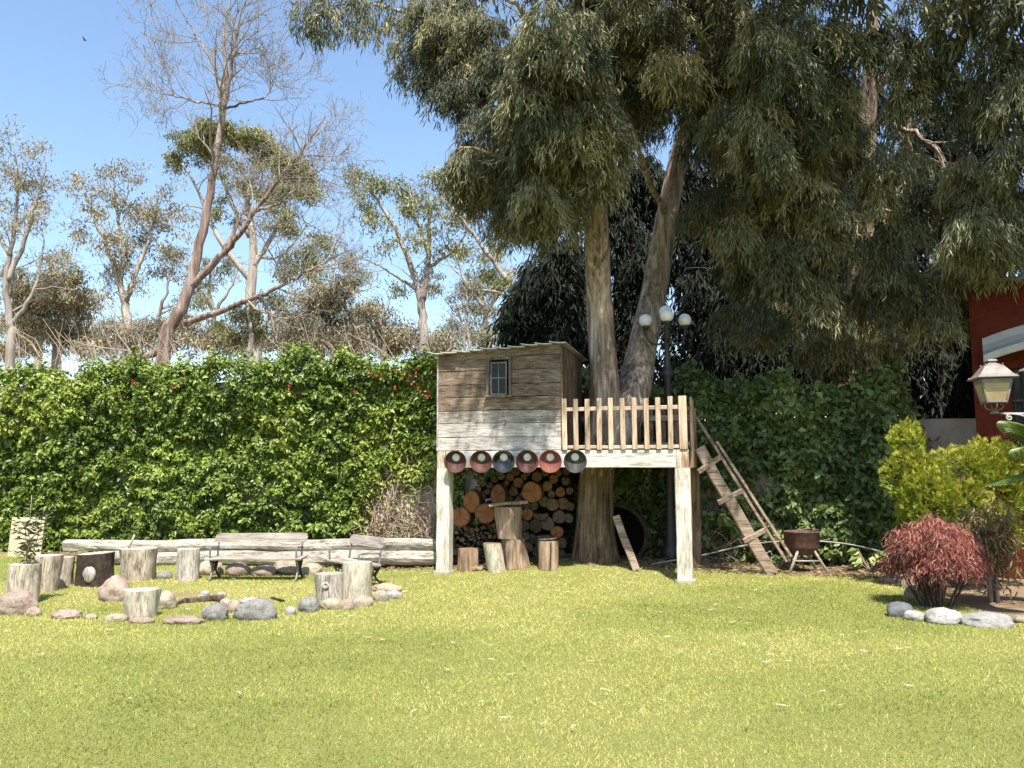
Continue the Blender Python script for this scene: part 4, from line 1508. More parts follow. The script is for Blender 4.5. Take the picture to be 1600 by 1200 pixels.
mb = MB()
mb.beam((-0.14, 0, 0.03), (0.1, 0.05, 0.06), 0.05, 0.06, seg=4, jit=0.015)
o = mb.build('wood_chip', M['log_tan'])
p = gr(752, 892)
o.location = p
tag(o, 'small broken chunk of wood on the grass', 'wood chip')
# plank and wheel leaning beside the trunk
mb = MB()
a, b_ = at(962, 806, 12.55), at(994, 884, 12.4)
b_.z = float(hgt(b_.x, b_.y))
mb.beam(a - b_, Vector((0, 0, 0.02)), 0.115, 0.045, up=(1, 0, 0.4), seg=6, jit=0.005, ch=0.01)
o = mb.build('plank', M['ladder'])
o.location = b_
tag(o, 'knotty plank leaning beside the trunk under the deck', 'plank')
t = empty('cart_wheel', (at(962, 840, 13.45).x, 13.45, 0.53), 0, 'old dark wheel with brown rim leaning under the deck', 'wheel')
rt = Matrix.Rotation(R(78), 3, 'X')
mb = MB()
pts = [Vector((math.cos(a) * 0.50, math.sin(a) * 0.50, 0)) for a in np.linspace(0, 2 * math.pi, 41)]
mb.tube([rt @ q for q in pts], 0.042, 8, caps=False)
mb.build('rim', M['rim_wood'], t)
mb = MB()
mb.lathe([(0.46, -0.02), (0.46, 0.02)], 36)
mb.v = [tuple(rt @ Vector(q)) for q in mb.v]
mb.build('disc', M['dark_rubber'], t)

# rusty fire bowl
pf = gr(1254, 893)
pf.y += 0.3
pf = Vector((at(1254, 880, 12.95).x, 12.95, 0.0))
t = empty('fire_bowl', pf, 0, 'rusty round fire bowl standing on splayed legs by the ivy', 'fire bowl')
mb = MB()
mb.lathe([(0.14, 0.27), (0.22, 0.32), (0.265, 0.40), (0.275, 0.62), (0.285, 0.63), (0.27, 0.635), (0.255, 0.62), (0.245, 0.42), (0.2, 0.36), (0.0, 0.33)], 32, cap1=False)
mb.build('bowl', M['rust'], t)
for a in (R(-60), R(-120), R(60), R(120)):
    mb = MB()
    mb.tube([(0.2 * math.cos(a) * 1.2, 0.2 * math.sin(a), 0.36), (0.36 * math.cos(a) * 1.7, 0.30 * math.sin(a), 0.0)], 0.022, 6)
    mb.build('leg', M['bench_wood'], t)
mb = MB()
mb.tube([(-0.21, -0.21, 0.19), (0.21, -0.21, 0.19)], 0.014, 6)
mb.tube([(-0.21, 0.21, 0.19), (0.21, 0.21, 0.19)], 0.014, 6)
mb.build('brace', M['bench_wood'], t)

# pale cable strung low along the wall
pts = [at(u, v, Y) for (u, v, Y) in ((1018, 882, 12.9), (1060, 874, 13.1), (1100, 867, 13.25), (1160, 853, 13.4), (1215, 846, 13.45), (1285, 846, 13.4), (1340, 853, 13.2), (1402, 869, 12.7))]
mb = MB()
mb.tube([q - pts[0] for q in spline(pts, 40)], 0.013, 6)
o = mb.build('cable', M['rope'])
o.location = pts[0]
tag(o, 'pale cable strung low in front of the ivy', 'cable')

# ------------------------------------------------------------------ four globe lamp behind the railing
LYY = 13.75
pl = at(1043, 600, LYY)
t = empty('street_lamp', (pl.x, LYY, 0), 0, 'dark ornamental lamp post with milky glass globes', 'street lamp')
zt = lambda v: at(1043, v, LYY).z
mb = MB()
mb.lathe([(0.16, 0.0), (0.16, 0.25), (0.11, 0.35), (0.085, 0.6), (0.062, 1.2), (0.058, zt(592)), (0.075, zt(590)), (0.115, zt(585)), (0.115, zt(581)), (0.07, zt(577)), (0.062, zt(572)), (0.036, zt(541)), (0.05, zt(539)), (0.05, zt(536)), (0.03, zt(533)), (0.03, zt(529)), (0.055, zt(526)), (0.055, zt(523)), (0.025, zt(520)), (0.022, zt(501))], 20)
mb.build('post', M['lamp_post'], t)


def globe(c, parent):
    mb = MB()
    prof = []
    rr = 0.115
    for k in range(15):
        a = -math.pi / 2 * 0.82 + (math.pi / 2 * 0.82 + math.pi / 2) * k / 14
        prof.append((max(rr * math.cos(a), 0.001), rr * math.sin(a)))
    mb.lathe(prof, 28, c)
    mb.build('globe', M['globe'], parent)
    mb = MB()
    mb.lathe([(0.03, -0.165), (0.062, -0.125), (0.066, -0.09), (0.05, -0.088)], 16, c)
    return mb.build('cup', M['lamp_post'], parent)


zg = zt(501)
for (dx, dy, z) in ((-0.36, 0.0, zg), (0.335, 0.05, zg + 0.02), (-0.055, -0.34, zg + 0.02), (-0.0, 0.02, zt(487))):
    globe((dx, dy, z), t)
    if abs(dx) + abs(dy) > 0.1:
        mb = MB()
        mb.tube(spline([(0, 0, zt(535)), (dx * 0.4, dy * 0.4, zt(538)), (dx * 0.85, dy * 0.85, zt(533)), (dx, dy, z - 0.2), (dx, dy, z - 0.15)], 16), 0.017, 7)
        mb.tube([(dx * (0.35 + 0.18 * math.cos(a)), dy * (0.35 + 0.18 * math.cos(a)), zt(525) + 0.05 * math.sin(a)) for a in np.linspace(0, 6.28, 16)], 0.011, 6)
        mb.build('arm', M['lamp_post'], t)

# ------------------------------------------------------------------ red house at the right edge
HC = at(1521, 600, 12.4)
hd = Vector((0.86, -0.51, 0)).normalized()      # along the facade, to the right and nearer
hn = Vector((-0.51, -0.86, 0)).normalized()     # out of the facade
hz = at(1530, 445, 12.4).z
hb = empty('red_house', (HC.x, HC.y, 0), math.atan2(hd.y, hd.x), 'dark red plastered house at the edge of the garden', 'house')
# local: x along the facade, -y out of it
OX0, OX1, OZ0, OZ1 = 0.50, 2.3, 0.9, 3.15
mb = MB()
Tw = 0.25
mb.box((OX0 / 2, Tw / 2, hz / 2), (OX0, Tw, hz))
mb.box(((OX0 + OX1) / 2, Tw / 2, OZ0 / 2), (OX1 - OX0, Tw, OZ0))
mb.box(((OX0 + OX1) / 2, Tw / 2, (OZ1 + hz) / 2), (OX1 - OX0, Tw, hz - OZ1))
mb.box(((OX1 + 6) / 2, Tw / 2, hz / 2), (6 - OX1, Tw, hz))
mb.box((Tw / 2, Tw + 2.5, hz / 2), (Tw, 5, hz))
mb.box((3.1, 2.8, hz - 0.12), (5.6, 5, 0.2))
mb.build('wall', M['wall_red'], hb)
mb = MB()
mb.box((2.98, Tw / 2 - 0.0, hz + 0.025), (6.04, Tw + 0.06, 0.05))
mb.build('coping', M['concrete'], hb)
mb = MB()
mb.box(((OX0 + OX1) / 2, 0.9, (OZ0 + OZ1) / 2), (OX1 - OX0, 0.02, OZ1 - OZ0))
mb.build('curtain', M['concrete'], hb)
mb = MB()
mb.box(((OX0 + OX1) / 2, 0.12, (OZ0 + OZ1) / 2), (OX1 - OX0 - 0.01, 0.01, OZ1 - OZ0 - 0.01))
mb.build('pane', M['glass'], hb)
for k in range(17):
    x = OX0 + 0.03 + 0.11 * k
    mb = MB()
    mb.tube([(x, -0.06, OZ0 - 0.05), (x, -0.06, OZ1)], 0.011, 6)
    mb.build('grille_bar', M['iron'], hb)
mb = MB()
for z in (OZ0 + 0.05, 1.75, OZ1 - 0.5):
    mb.box(((OX0 + OX1) / 2, -0.06, z), (OX1 - OX0, 0.012, 0.035))
mb.build('grille_rail', M['iron'], hb)
# awning with a swept top
mb = MB()
prof = [(-0.02, 3.68), (-0.05, 3.56), (-0.14, 3.46), (-0.32, 3.39), (-0.52, 3.36), (-0.52, 3.26)]
mb2 = []
V, F = [], []
AX = [0.16 + 2.49 * q / 14 for q in range(15)]
for x in AX:
    za = 0.24 * (1 - ((x - 1.405) / 1.245) ** 2) - 0.04
    for (y, z) in prof:
        V.append((x, y, z + za))
    for (y, z) in reversed(prof):
        V.append((x, y + 0.012, z - 0.012 + za))
k = len(prof) * 2
for i in range(14):
    for j in range(k):
        A, B = i * k + j, i * k + (j + 1) % k
        F.append((A, B, B + k, A + k))
F.append(tuple(range(k)))
F.append(tuple(14 * k + j for j in range(k - 1, -1, -1)))
mb.add(V, F)
# closed end cheek
ck = [(y, z - 0.04) for (y, z) in prof + [(-0.02, 3.24)]]
V = [(0.155, y, z) for (y, z) in ck] + [(0.165, y, z) for (y, z) in ck]
n = len(ck)
mb.add(V, [tuple(range(n)), tuple(range(2 * n - 1, n - 1, -1))] + [(j, (j + 1) % n, (j + 1) % n + n, j + n) for j in range(n)])
mb.build('awning', M['white_metal'], hb)

# lantern on a scrolled bracket; its post stands just out of the frame
LN = 9.4
lpst = empty('lamp_post', (at(1645, 700, LN + 0.15).x, LN + 0.15, 0), 0, 'dark lamp post carrying amber paned lanterns on scrolled brackets', 'lamp post')
mb = MB()
mb.lathe([(0.09, 0), (0.09, 0.3), (0.05, 0.4), (0.04, 2.5), (0.05, 2.52), (0.02, 2.6)], 14)
mb.build('post', M['lamp_post'], lpst)


def lantern(c, rz, parent):
    Rz = Matrix.Rotation(rz, 3, 'Z')

    def put(mb, name, mat):
        mb.v = [tuple(Rz @ Vector(p) + Vector(c)) for p in mb.v]
        return mb.build(name, mat, parent)
    wt, wb, hh = 0.155, 0.105, 0.25       # half width top, bottom, height of the glass
    mb = MB()
    mb.lathe([(0.30 * 0.98, hh + 0.022), (0.305, hh + 0.03), (0.235, hh + 0.075), (0.14, hh + 0.17), (0.10, hh + 0.19), (0.055, hh + 0.21), (0.05, hh + 0.225), (0.075, hh + 0.235), (0.06, hh + 0.25), (0.012, hh + 0.26)], 4, smooth=False)
    mb.v = [tuple(Matrix.Rotation(R(45), 3, 'Z') @ Vector(p)) for p in mb.v]
    for sx_ in (-1, 1):
        for sy_ in (-1, 1):
            mb.lathe([(0.008, 0), (0.012, 0.015), (0.003, 0.03)], 8, (sx_ * 0.195, sy_ * 0.195, hh + 0.03))
            mb.lathe([(0.007, 0), (0.010, 0.015), (0.003, 0.03)], 8, (sx_ * 0.09, sy_ * 0.09, hh + 0.17))
    put(mb, 'lantern_roof', M['lantern_metal'])
    mb = MB()
    for sx_ in (-1, 1):
        for sy_ in (-1, 1):
            mb.tube([(sx_ * wb, sy_ * wb, -0.03), (sx_ * wb, sy_ * wb, 0), (sx_ * wt, sy_ * wt, hh)], [0.006, 0.012, 0.012], 5)
    for (z, w_, t_) in ((0.0, wb, 0.022), (hh - 0.012, wt, 0.05)):
        for sgn in (-1, 1):
            mb.box((0, sgn * w_, z), (2 * w_, 0.016, t_))
            mb.box((sgn * w_, 0, z), (0.016, 2 * w_ - 0.017, t_))
    put(mb, 'lantern_frame', M['lantern_metal'])
    for k in range(4):
        mb = MB()
        q = Matrix.Rotation(k * math.pi / 2, 3, 'Z')
        V = [q @ Vector(p) for p in ((-wb + .012, -wb, 0.012), (wb - .012, -wb, 0.012), (wt - .012, -wt, hh - .03), (-wt + .012, -wt, hh - .03), (-wb + .012, -wb + .005, 0.012), (wb - .012, -wb + .005, 0.012), (wt - .012, -wt + .005, hh - .03), (-wt + .012, -wt + .005, hh - .03))]
        mb.add(V, [(0, 1, 2, 3), (7, 6, 5, 4), (0, 4, 5, 1), (1, 5, 6, 2), (2, 6, 7, 3), (3, 7, 4, 0)])
        put(mb, 'pane', M['amber'])
    mb = MB()
    mb.lathe([(0.05, -0.14), (0.05, -0.125), (0.03, -0.11), (0.02, -0.08)], 12)
    for a in (0, 1.57, 3.14, 4.71):
        mb.tube(spline([(0.03 * math.cos(a), 0.03 * math.sin(a), -0.1), (0.09 * math.cos(a), 0.09 * math.sin(a), -0.07), (0.1 * math.cos(a), 0.1 * math.sin(a), 0.0)], 8), 0.007, 5)
    put(mb, 'lantern_foot', M['lantern_metal'])


lc = at(1553, 628, LN) - lpst.location
lantern(lc, R(-14), lpst)
mb = MB()
zb = lc.z - 0.13
mb.box(((lc.x + 0.06) / 2 + 0.03, lc.y / 2, zb), (abs(lc.x) - 0.12, 0.02, 0.022))
mb.tube([(lc.x + 0.17 + 0.045 * math.cos(a) * (1 - a / 12), lc.y, zb - 0.055 + 0.045 * math.sin(a) * (1 - a / 12)) for a in np.linspace(1.57, 10, 26)], 0.009, 6)
mb.tube(spline([(lc.x + 0.17, lc.y, zb - 0.01), (lc.x + 0.32, lc.y, zb - 0.03), (lc.x + 0.45, lc.y, zb - 0.12), (lc.x + 0.62, lc.y, zb - 0.3)], 14), 0.009, 6)
mb.build('bracket', M['white_metal'], lpst)
lc2 = at(1636, 612, LN + 0.9) - lpst.location
lantern(lc2, R(20), lpst)
mb = MB()
mb.tube([(lc2.x, lc2.y, lc2.z - 0.13), (0, 0, lc2.z - 0.13)], 0.014, 6)
mb.build('bracket', M['lamp_post'], lpst)

# ------------------------------------------------------------------ hedges
def hedge_depth(x, z, seed):
    P = np.stack([x, z, x * 0], axis=-1)
    return 0.5 * fbm(P, 0.9, seed, 3) + 0.2 * vnoise(P, 3.4, seed + 4) + 0.3 * vnoise(P, 7.5, seed + 5)


def hedge_leaves(name, x0, x1, top_fn, n, L, W, mat, parent, seed, thick, cover_fn=None, light=0.0, thin=0.0):
    x = x0 + (x1 - x0) * rng.random(n)
    tz = top_fn(x)
    z = tz * rng.random(n)
    dn = hedge_depth(x, z, seed)
    out = thick * (0.35 + 0.9 * np.clip((dn - 0.3) * 2.1, 0, 1))       # how far the surface stands off the wall
    out = out * (1 - thin * np.exp(-((x + 1.7) / 1.25) ** 2))
    lay = rng.random(n) ** 1.8 * 0.26
    y = wall_y(x) - np.maximum(out - lay, 0.03)
    # round the crest over the wall
    over = np.clip((z - (tz - 0.55)) / 0.55, 0, 1)
    y = y + over ** 2 * rng.random(n) * (thick + 0.5)
    keep = np.ones(n, bool)
    if cover_fn is not None:
        keep &= rng.random(n) < cover_fn(x, z)
    P = np.stack([x, y, z], axis=1)[keep]
    m_ = len(P)
    # leaves hang in shoots: faces look outwards and up, tips down
    Nr = np.stack([rng.normal(size=m_) * 0.75, -0.65 + rng.normal(size=m_) * 0.5, 0.5 + rng.normal(size=m_) * 0.6], axis=1)
    D = np.stack([rng.normal(size=m_) * 0.8, -0.45 + rng.normal(size=m_) * 0.35, -0.55 + rng.normal(size=m_) * 0.6], axis=1)
    cl = fbm(P, 1.2, seed + 9, 2)
    tint = np.clip(0.36 + light + (cl - 0.5) * 0.9 + rng.normal(size=m_) * 0.17, 0, 1)
    sc = 0.7 + 0.6 * rng.random(m_)
    return leaves(name, P, D, L * sc, W * sc, tint, mat, parent, Nrm=Nr)


def top_left(x):
    P = np.stack([x, x * 0, x * 0], axis=-1)
    return 3.75 + (fbm(P, 0.8, 51, 3) - 0.5) * 0.4 + (vnoise(P, 3.0, 52) - 0.5) * 0.42 + 0.0 * x


def cover_left(x, z):
    # bare dry patch low down next to the playhouse
    px = (x + 1.95) / 0.85
    pz = (z - 0.45) / 1.0
    d = px ** 2 + pz ** 2
    P = np.stack([x, z, x * 0], axis=-1)
    bare = np.clip((1.15 - d + (fbm(P, 2.2, 61, 3) - 0.5) * 1.5) * 2.0, 0, 1)
    bare = np.where(x < -0.9, bare, np.clip(1.2 - z * 0.5, 0, 0.8))
    hole = np.clip((0.34 - fbm(P, 1.6, 66, 3)) * 8, 0, 0.9)
    return np.clip(1 - 0.97 * bare - hole, 0.0, 1)


hl = empty('hedge', (-5.5, 15.3, 0), 0, 'bright green leafy hedge climbing the wall behind the benches', 'hedge')
o = hedge_leaves('foliage', -12.5, 0.6, top_left, 112000, 0.092, 0.058, M['hedge_leaf'], hl, 71, 0.62, cover_left, 0.05, 0.68)
o.location = (5.5, -15.3, 0)
# shoots standing up along the crest
Ps, Ds = [], []
for k in range(420):
    x = random.uniform(-12.3, 0.3)
    y = wall_y(x) - random.uniform(-0.3, 0.5)
    z = float(top_left(np.array([x]))[0]) - 0.28
    a = random.uniform(0, 6.28)
    hh = random.uniform(0.15, 0.45)
    for j in range(16):
        s_ = j / 15
        b_ = random.uniform(0, 6.28)
        Ps.append((x + math.cos(a) * 0.15 * s_ + random.gauss(0, .03), y + math.sin(a) * 0.15 * s_ + random.gauss(0, .03), z + hh * s_))
        Ds.append((math.cos(b_), math.sin(b_), random.uniform(-0.7, 0.7)))
n = len(Ps)
o = leaves('crest_shoots', np.array(Ps), np.array(Ds), 0.09 + 0.03 * rng.random(n), 0.045 + 0.015 * rng.random(n), np.clip(0.5 + rng.normal(size=n) * 0.18, 0, 1), M['hedge_leaf'], hl, Nrm=np.tile([0, -0.4, 1.0], (n, 1)) + rng.normal(size=(n, 3)) * 0.5)
o.location = (5.5, -15.3, 0)
# red flowers near the crest
pts = [(452, 604), (618, 578), (627, 590), (640, 588), (650, 582), (645, 600), (660, 595), (668, 612), (666, 620), (617, 605), (554, 610), (270, 605), (190, 620), (575, 580), (588, 585), (208, 598), (655, 606)]
Ps = []
for (u, v) in pts:
    for j in range(4):
        q = at(u + random.gauss(0, 1.4), v + random.gauss(0, 1.6), 14.45 + random.gauss(0, 0.02) + (15.3 - 14.5) * (700 - u) / 700)
        Ps.append(q)
n = len(Ps)
o = leaves('flowers', np.array(Ps), rng.normal(size=(n, 3)), 0.05, 0.04, rng.random(n), M['flower'], hl)
o.location = (5.5, -15.3, 0)
# vine stems on the wall, thick in the bare patch
mb = MB()
for k in range(70):
    x = random.uniform(-12, 0.3) if k < 40 else random.uniform(-3.1, -1.0)
    z = 0.0
    pp = [(x, wall_y(x) - 0.06, 0)]
    hmax = random.uniform(1.2, 2.6)
    while z < hmax:
        z += random.uniform(0.15, 0.35)
        x += random.gauss(0, 0.11)
        pp.append((x, wall_y(x) - random.uniform(0.03, 0.22), z))
    mb.tube(pp, [0.018 - 0.012 * j / len(pp) for j in range(len(pp))], 5, caps=False)
o = mb.build('vine_stems', M['twig'], hl, kind='stuff')
o.location = (5.5, -15.3, 0)
# tangle of dry twigs in the bare patch
mb = MB()
for k in range(170):
    x = random.gauss(-1.7, 0.42)
    y = wall_y(x) - random.uniform(0.08, 0.5)
    z = abs(random.gauss(0.45, 0.35))
    d = Vector((random.gauss(0, 1), random.gauss(0, 0.4), random.gauss(0.3, 0.8))).normalized()
    pp = [Vector((x, y, z))]
    for j in range(5):
        d = (d + Vector((random.gauss(0, .35), random.gauss(0, .2), random.gauss(-0.15, .35)))).normalized()
        pp.append(pp[-1] + d * 0.11)
    mb.tube(pp, 0.005, 3, caps=False)
o = mb.build('dry_twigs', M['twig'], hl, kind='stuff')
o.location = (5.5, -15.3, 0)
n = 1300
x = rng.normal(size=n) * 0.5 - 2.1
z = np.abs(rng.normal(size=n) * 0.5 + 0.5)
P = np.stack([x, wall_y(x) - 0.1 - 0.4 * rng.random(n), z], axis=1)
o = leaves('dry_leaves', P, rng.normal(size=(n, 3)) - [0, 0, 0.8], 0.07, 0.035, rng.random(n), M['dry_leaf'], hl)
o.location = (5.5, -15.3, 0)


def top_right(x):
    P = np.stack([x, x * 0, x * 0], axis=-1)
    return 3.25 + (fbm(P, 0.9, 81, 3) - 0.5) * 0.7 + (vnoise(P, 6.0, 82) - 0.5) * 0.3 - 1.3 * np.clip((x - 6.75) / 0.35, 0, 1)


def cover_right(x, z):
    P = np.stack([x, z, x * 0], axis=-1)
    bare = np.clip((0.50 - fbm(P, 0.9, 83, 3)) * 4.5, 0, 0.93) * np.clip(1.7 - z * 0.55, 0, 1)
    low = np.clip((0.75 - z) * 1.6, 0, 0.8) * (x < 4.3)
    end = np.clip((x - 7.0) / 0.2, 0, 0.97) * (z < 2.6)
    return np.clip(1 - np.maximum(np.maximum(bare, low), end), 0, 1)


hr = empty('hedge', (4, 14, 0), 0, 'dark shaded climbing ivy on the wall behind the ladder', 'hedge')
o = hedge_leaves('foliage', 0.2, 7.3, top_right, 40000, 0.135, 0.09, M['ivy_leaf'], hr, 91, 0.72, cover_right, 0.08)
o.location = (-4, -14, 0)
mb = MB()
for k in range(60):
    x = random.uniform(0.8, 7.0)
    z = 0.0
    pp = [(x, wall_y(x) - 0.08, 0)]
    hmax = random.uniform(1.2, 2.7)
    while z < hmax:
        z += random.uniform(0.15, 0.35)
        x += random.gauss(0, 0.1)
        pp.append((x, wall_y(x) - random.uniform(0.04, 0.3), z))
    mb.tube(pp, [0.02 - 0.013 * j / len(pp) for j in range(len(pp))], 5, caps=False)
for k in range(90):
    x = random.uniform(2.6, 5.4)
    y = wall_y(x) - random.uniform(0.1, 0.6)
    d = Vector((random.gauss(0, 1), random.gauss(0, 0.5), random.gauss(0.5, 0.7))).normalized()
    pp = [Vector((x, y, random.uniform(0, 0.5)))]
    for j in range(5):
        d = (d + Vector((random.gauss(0, .3), random.gauss(0, .2), random.gauss(-0.1, .3)))).normalized()
        pp.append(pp[-1] + d * 0.13)
    mb.tube(pp, 0.006, 3, caps=False)
o = mb.build('vine_stems', M['twig'], hr, kind='stuff')
o.location = (-4, -14, 0)

# low broad-leaved seedlings at the foot of the ivy
for (u, v, s_, lab) in ((1360, 893, 1.0, 'young broad leaved plant on the soil by the cable end'), (1232, 890, 0.5, 'small seedling beside the fire bowl')):
    p = gr(u, v)
    t = empty('seedling', p, 0, lab, 'plant')
    Ps, Ds = [], []
    mb = MB()
    for k in range(16):
        a = random.uniform(0, 6.28)
        h_ = random.uniform(0.1, 0.42) * s_
        q = Vector((math.cos(a) * 0.18 * s_, math.sin(a) * 0.15 * s_, h_))
        mb.tube([(0, 0, 0), q * 0.6, q], 0.006, 4, caps=False)
        for j in range(3):
            Ps.append(q * random.uniform(0.7, 1))
            Ds.append((math.cos(a + random.gauss(0, .5)), math.sin(a), random.uniform(-1, 0.1)))
    mb.build('stem', M['twig'], t)
    n = len(Ps)
    leaves('foliage', np.array(Ps), np.array(Ds), 0.15 * s_ + 0.04, 0.10 * s_ + 0.02, 0.5 + 0.5 * rng.random(n), M['ivy_leaf'], t, Nrm=np.tile([0, -0.6, 0.8], (n, 1)) + rng.normal(size=(n, 3)) * 0.3)

# ------------------------------------------------------------------ shrubs at the right
def hang_clumps(Cn, Rad, nstr, nleaf, slen, wide=1.0):
    """weeping leaf heads: strands arch out of each centre and hang"""
    m_ = len(Cn)
    n = m_ * nstr * nleaf
    ci = np.repeat(np.arange(m_), nstr)
    az = rng.random(m_ * nstr) * 6.283
    rr = np.sqrt(rng.random(m_ * nstr)) * wide
    rad = Rad[ci] * rr
    sx_ = np.cos(az)
    sy_ = np.sin(az)
    z0 = Rad[ci] * (0.75 * (1 - rr ** 2) - 0.1)
    L = slen * (0.45 + 0.75 * rng.random(m_ * nstr))
    si = np.repeat(np.arange(m_ * nstr), nleaf)
    t = rng.random(n)
    grow_ = np.minimum(t * 1.6, 1.0)
    P = Cn[ci][si] + np.stack([sx_[si] * rad[si] * (0.55 + 0.45 * grow_), sy_[si] * rad[si] * (0.55 + 0.45 * grow_), z0[si] - t * L[si]], axis=1)
    P = P + rng.normal(size=(n, 3)) * 0.035
    D = np.stack([sx_[si] * 0.35, sy_[si] * 0.35, np.full(n, -1.0)], axis=1) + rng.normal(size=(n, 3)) * 0.33
    return P, D, ci[si]


pr = gr(1490, 957)
pr.y += 0.35
t = empty('red_shrub', pr, 0, 'rounded red leaved shrub behind the white stones', 'shrub')
mb = MB()
for k in range(46):
    a = random.uniform(0, 6.28)
    r_ = random.uniform(0.05, 0.42)
    q = spline([(math.cos(a) * r_ * 0.4, math.sin(a) * r_ * 0.35, 0), (math.cos(a) * r_ * 0.9, math.sin(a) * r_ * 0.7, 0.35), (math.cos(a) * r_ * 1.15, math.sin(a) * r_ * 1.0, 0.8)], 6)
    mb.tube(q, [0.014, 0.012, 0.01, 0.009, 0.008, 0.006], 5, caps=False)
mb.build('stems', M['log_bark'], t, kind='stuff')
nc = 210
th = rng.random(nc) * 6.283
rr = rng.random(nc) ** 0.55
edge = 0.47 * (1 + 0.13 * np.sin(th * 3 + 1) + 0.09 * np.sin(th * 5 + 2))
hgt_ = 0.50 + 0.44 * np.sqrt(np.clip(1 - rr ** 2, 0, 1)) + rng.normal(size=nc) * 0.045
Cn = np.stack([rr * edge * np.cos(th), rr * edge * np.sin(th), hgt_ - 0.12 * rng.random(nc) ** 2], axis=1)
P, D, ci = hang_clumps(Cn, 0.10 * (0.7 + 0.7 * rng.random(nc)), 9, 8, 0.17)
n = len(P)
D = D + rng.normal(size=(n, 3)) * 0.35
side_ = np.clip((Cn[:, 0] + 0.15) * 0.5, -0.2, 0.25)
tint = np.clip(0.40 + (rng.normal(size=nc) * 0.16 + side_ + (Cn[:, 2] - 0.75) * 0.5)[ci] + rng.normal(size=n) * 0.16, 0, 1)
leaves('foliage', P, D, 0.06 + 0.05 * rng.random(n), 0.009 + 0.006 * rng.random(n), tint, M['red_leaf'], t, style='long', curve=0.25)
# bronze leaved companion behind it at the right
pq = Vector((at(1552, 925, 10.0).x, 10.0, 0))
t = empty('bronze_shrub', pq, 0, 'thin bronze leaved bush beside the red shrub', 'shrub')
mb = MB()
for k in range(5):
    a = random.uniform(0, 6.28)
    q = spline([(0.04 * math.cos(a), 0.04 * math.sin(a), 0), (0.05 * math.cos(a), 0.05 * math.sin(a), 0.4), (0.16 * math.cos(a), 0.15 * math.sin(a), 0.85)], 6)
    mb.tube(q, [0.03, 0.028, 0.022, 0.02, 0.015, 0.01], 6)
mb.build('stems', M['bark_pale'], t)
n = 1700
P = rng.normal(size=(n, 3)) * np.array([0.17, 0.16, 0.24]) + np.array([0.02, 0, 0.72])
leaves('foliage', P, rng.normal(size=(n, 3)) * 0.7 + np.array([0, 0, -0.8]), 0.11, 0.022, rng.random(n), M['brown_leaf'], t, style='long')

# golden conifer
pt = Vector((at(1500, 880, 11.2).x, 11.2, 0))
t = empty('golden_conifer', pt, 0, 'yellow green feathery conifer bush behind the red shrub', 'shrub')
lob = [(1415, 690, 11.2, 26, 34), (1412, 745, 11.1, 34, 40), (1455, 775, 10.9, 45, 45), (1440, 730, 11.2, 20, 25), (1500, 735, 11.0, 50, 38), (1545, 720, 11.0, 40, 36), (1560, 770, 10.9, 45, 50), (1508, 790, 10.7, 45, 40), (1590, 740, 11.2, 40, 45), (1605, 800, 11.2, 36, 50), (1560, 830, 10.9, 36, 40), (1425, 800, 11.2, 25, 25)]
Ps, Ds, Ts, Ns = [], [], [], []
mb = MB()
for (u, v, Y, ru, rv) in lob:
    c = at(u, v, Y)
    k = Y / FPX
    base = Vector((pt.x + random.uniform(-.1, .1), pt.y, 0.2))
    mb.tube(spline([base, base.lerp(c, 0.5) + Vector((0, 0, 0.15)), c], 6), [0.03, 0.026, 0.02, 0.016, 0.012, 0.008], 5, caps=False)
    nsp = int(ru * rv * 0.19)
    for j in range(nsp):
        a = rng.normal(size=3)
        a /= np.linalg.norm(a)
        q = np.array(c) + a * np.array([ru * k, ru * k * 0.9, rv * k]) * (0.55 + 0.45 * rng.random())
        up = unit(a * 0.9 + np.array([0, -0.15, 0.75]) + rng.normal(size=3) * 0.25)
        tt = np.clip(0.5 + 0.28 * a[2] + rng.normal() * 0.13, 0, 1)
        side = unit(np.cross(up, rng.normal(size=3)))
        for b_ in range(11):                       # a flat fan of scale sprays
            s_ = (b_ - 5) / 5
            dd = up + side * s_ * 0.8
            Ps.append(q + up * 0.03 * (1 - abs(s_)) + side * s_ * 0.02)
            Ds.append(dd)
            Ns.append(np.cross(up, side))
            Ts.append(np.clip(tt + rng.normal() * 0.08, 0, 1))
n = len(Ps)
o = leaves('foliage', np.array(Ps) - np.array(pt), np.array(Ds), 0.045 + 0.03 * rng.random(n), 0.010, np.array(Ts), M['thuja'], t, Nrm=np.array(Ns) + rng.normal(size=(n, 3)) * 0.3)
mb.v = [tuple(Vector(p) - pt) for p in mb.v]
mb.build('stems', M['log_bark'], t, kind='stuff')

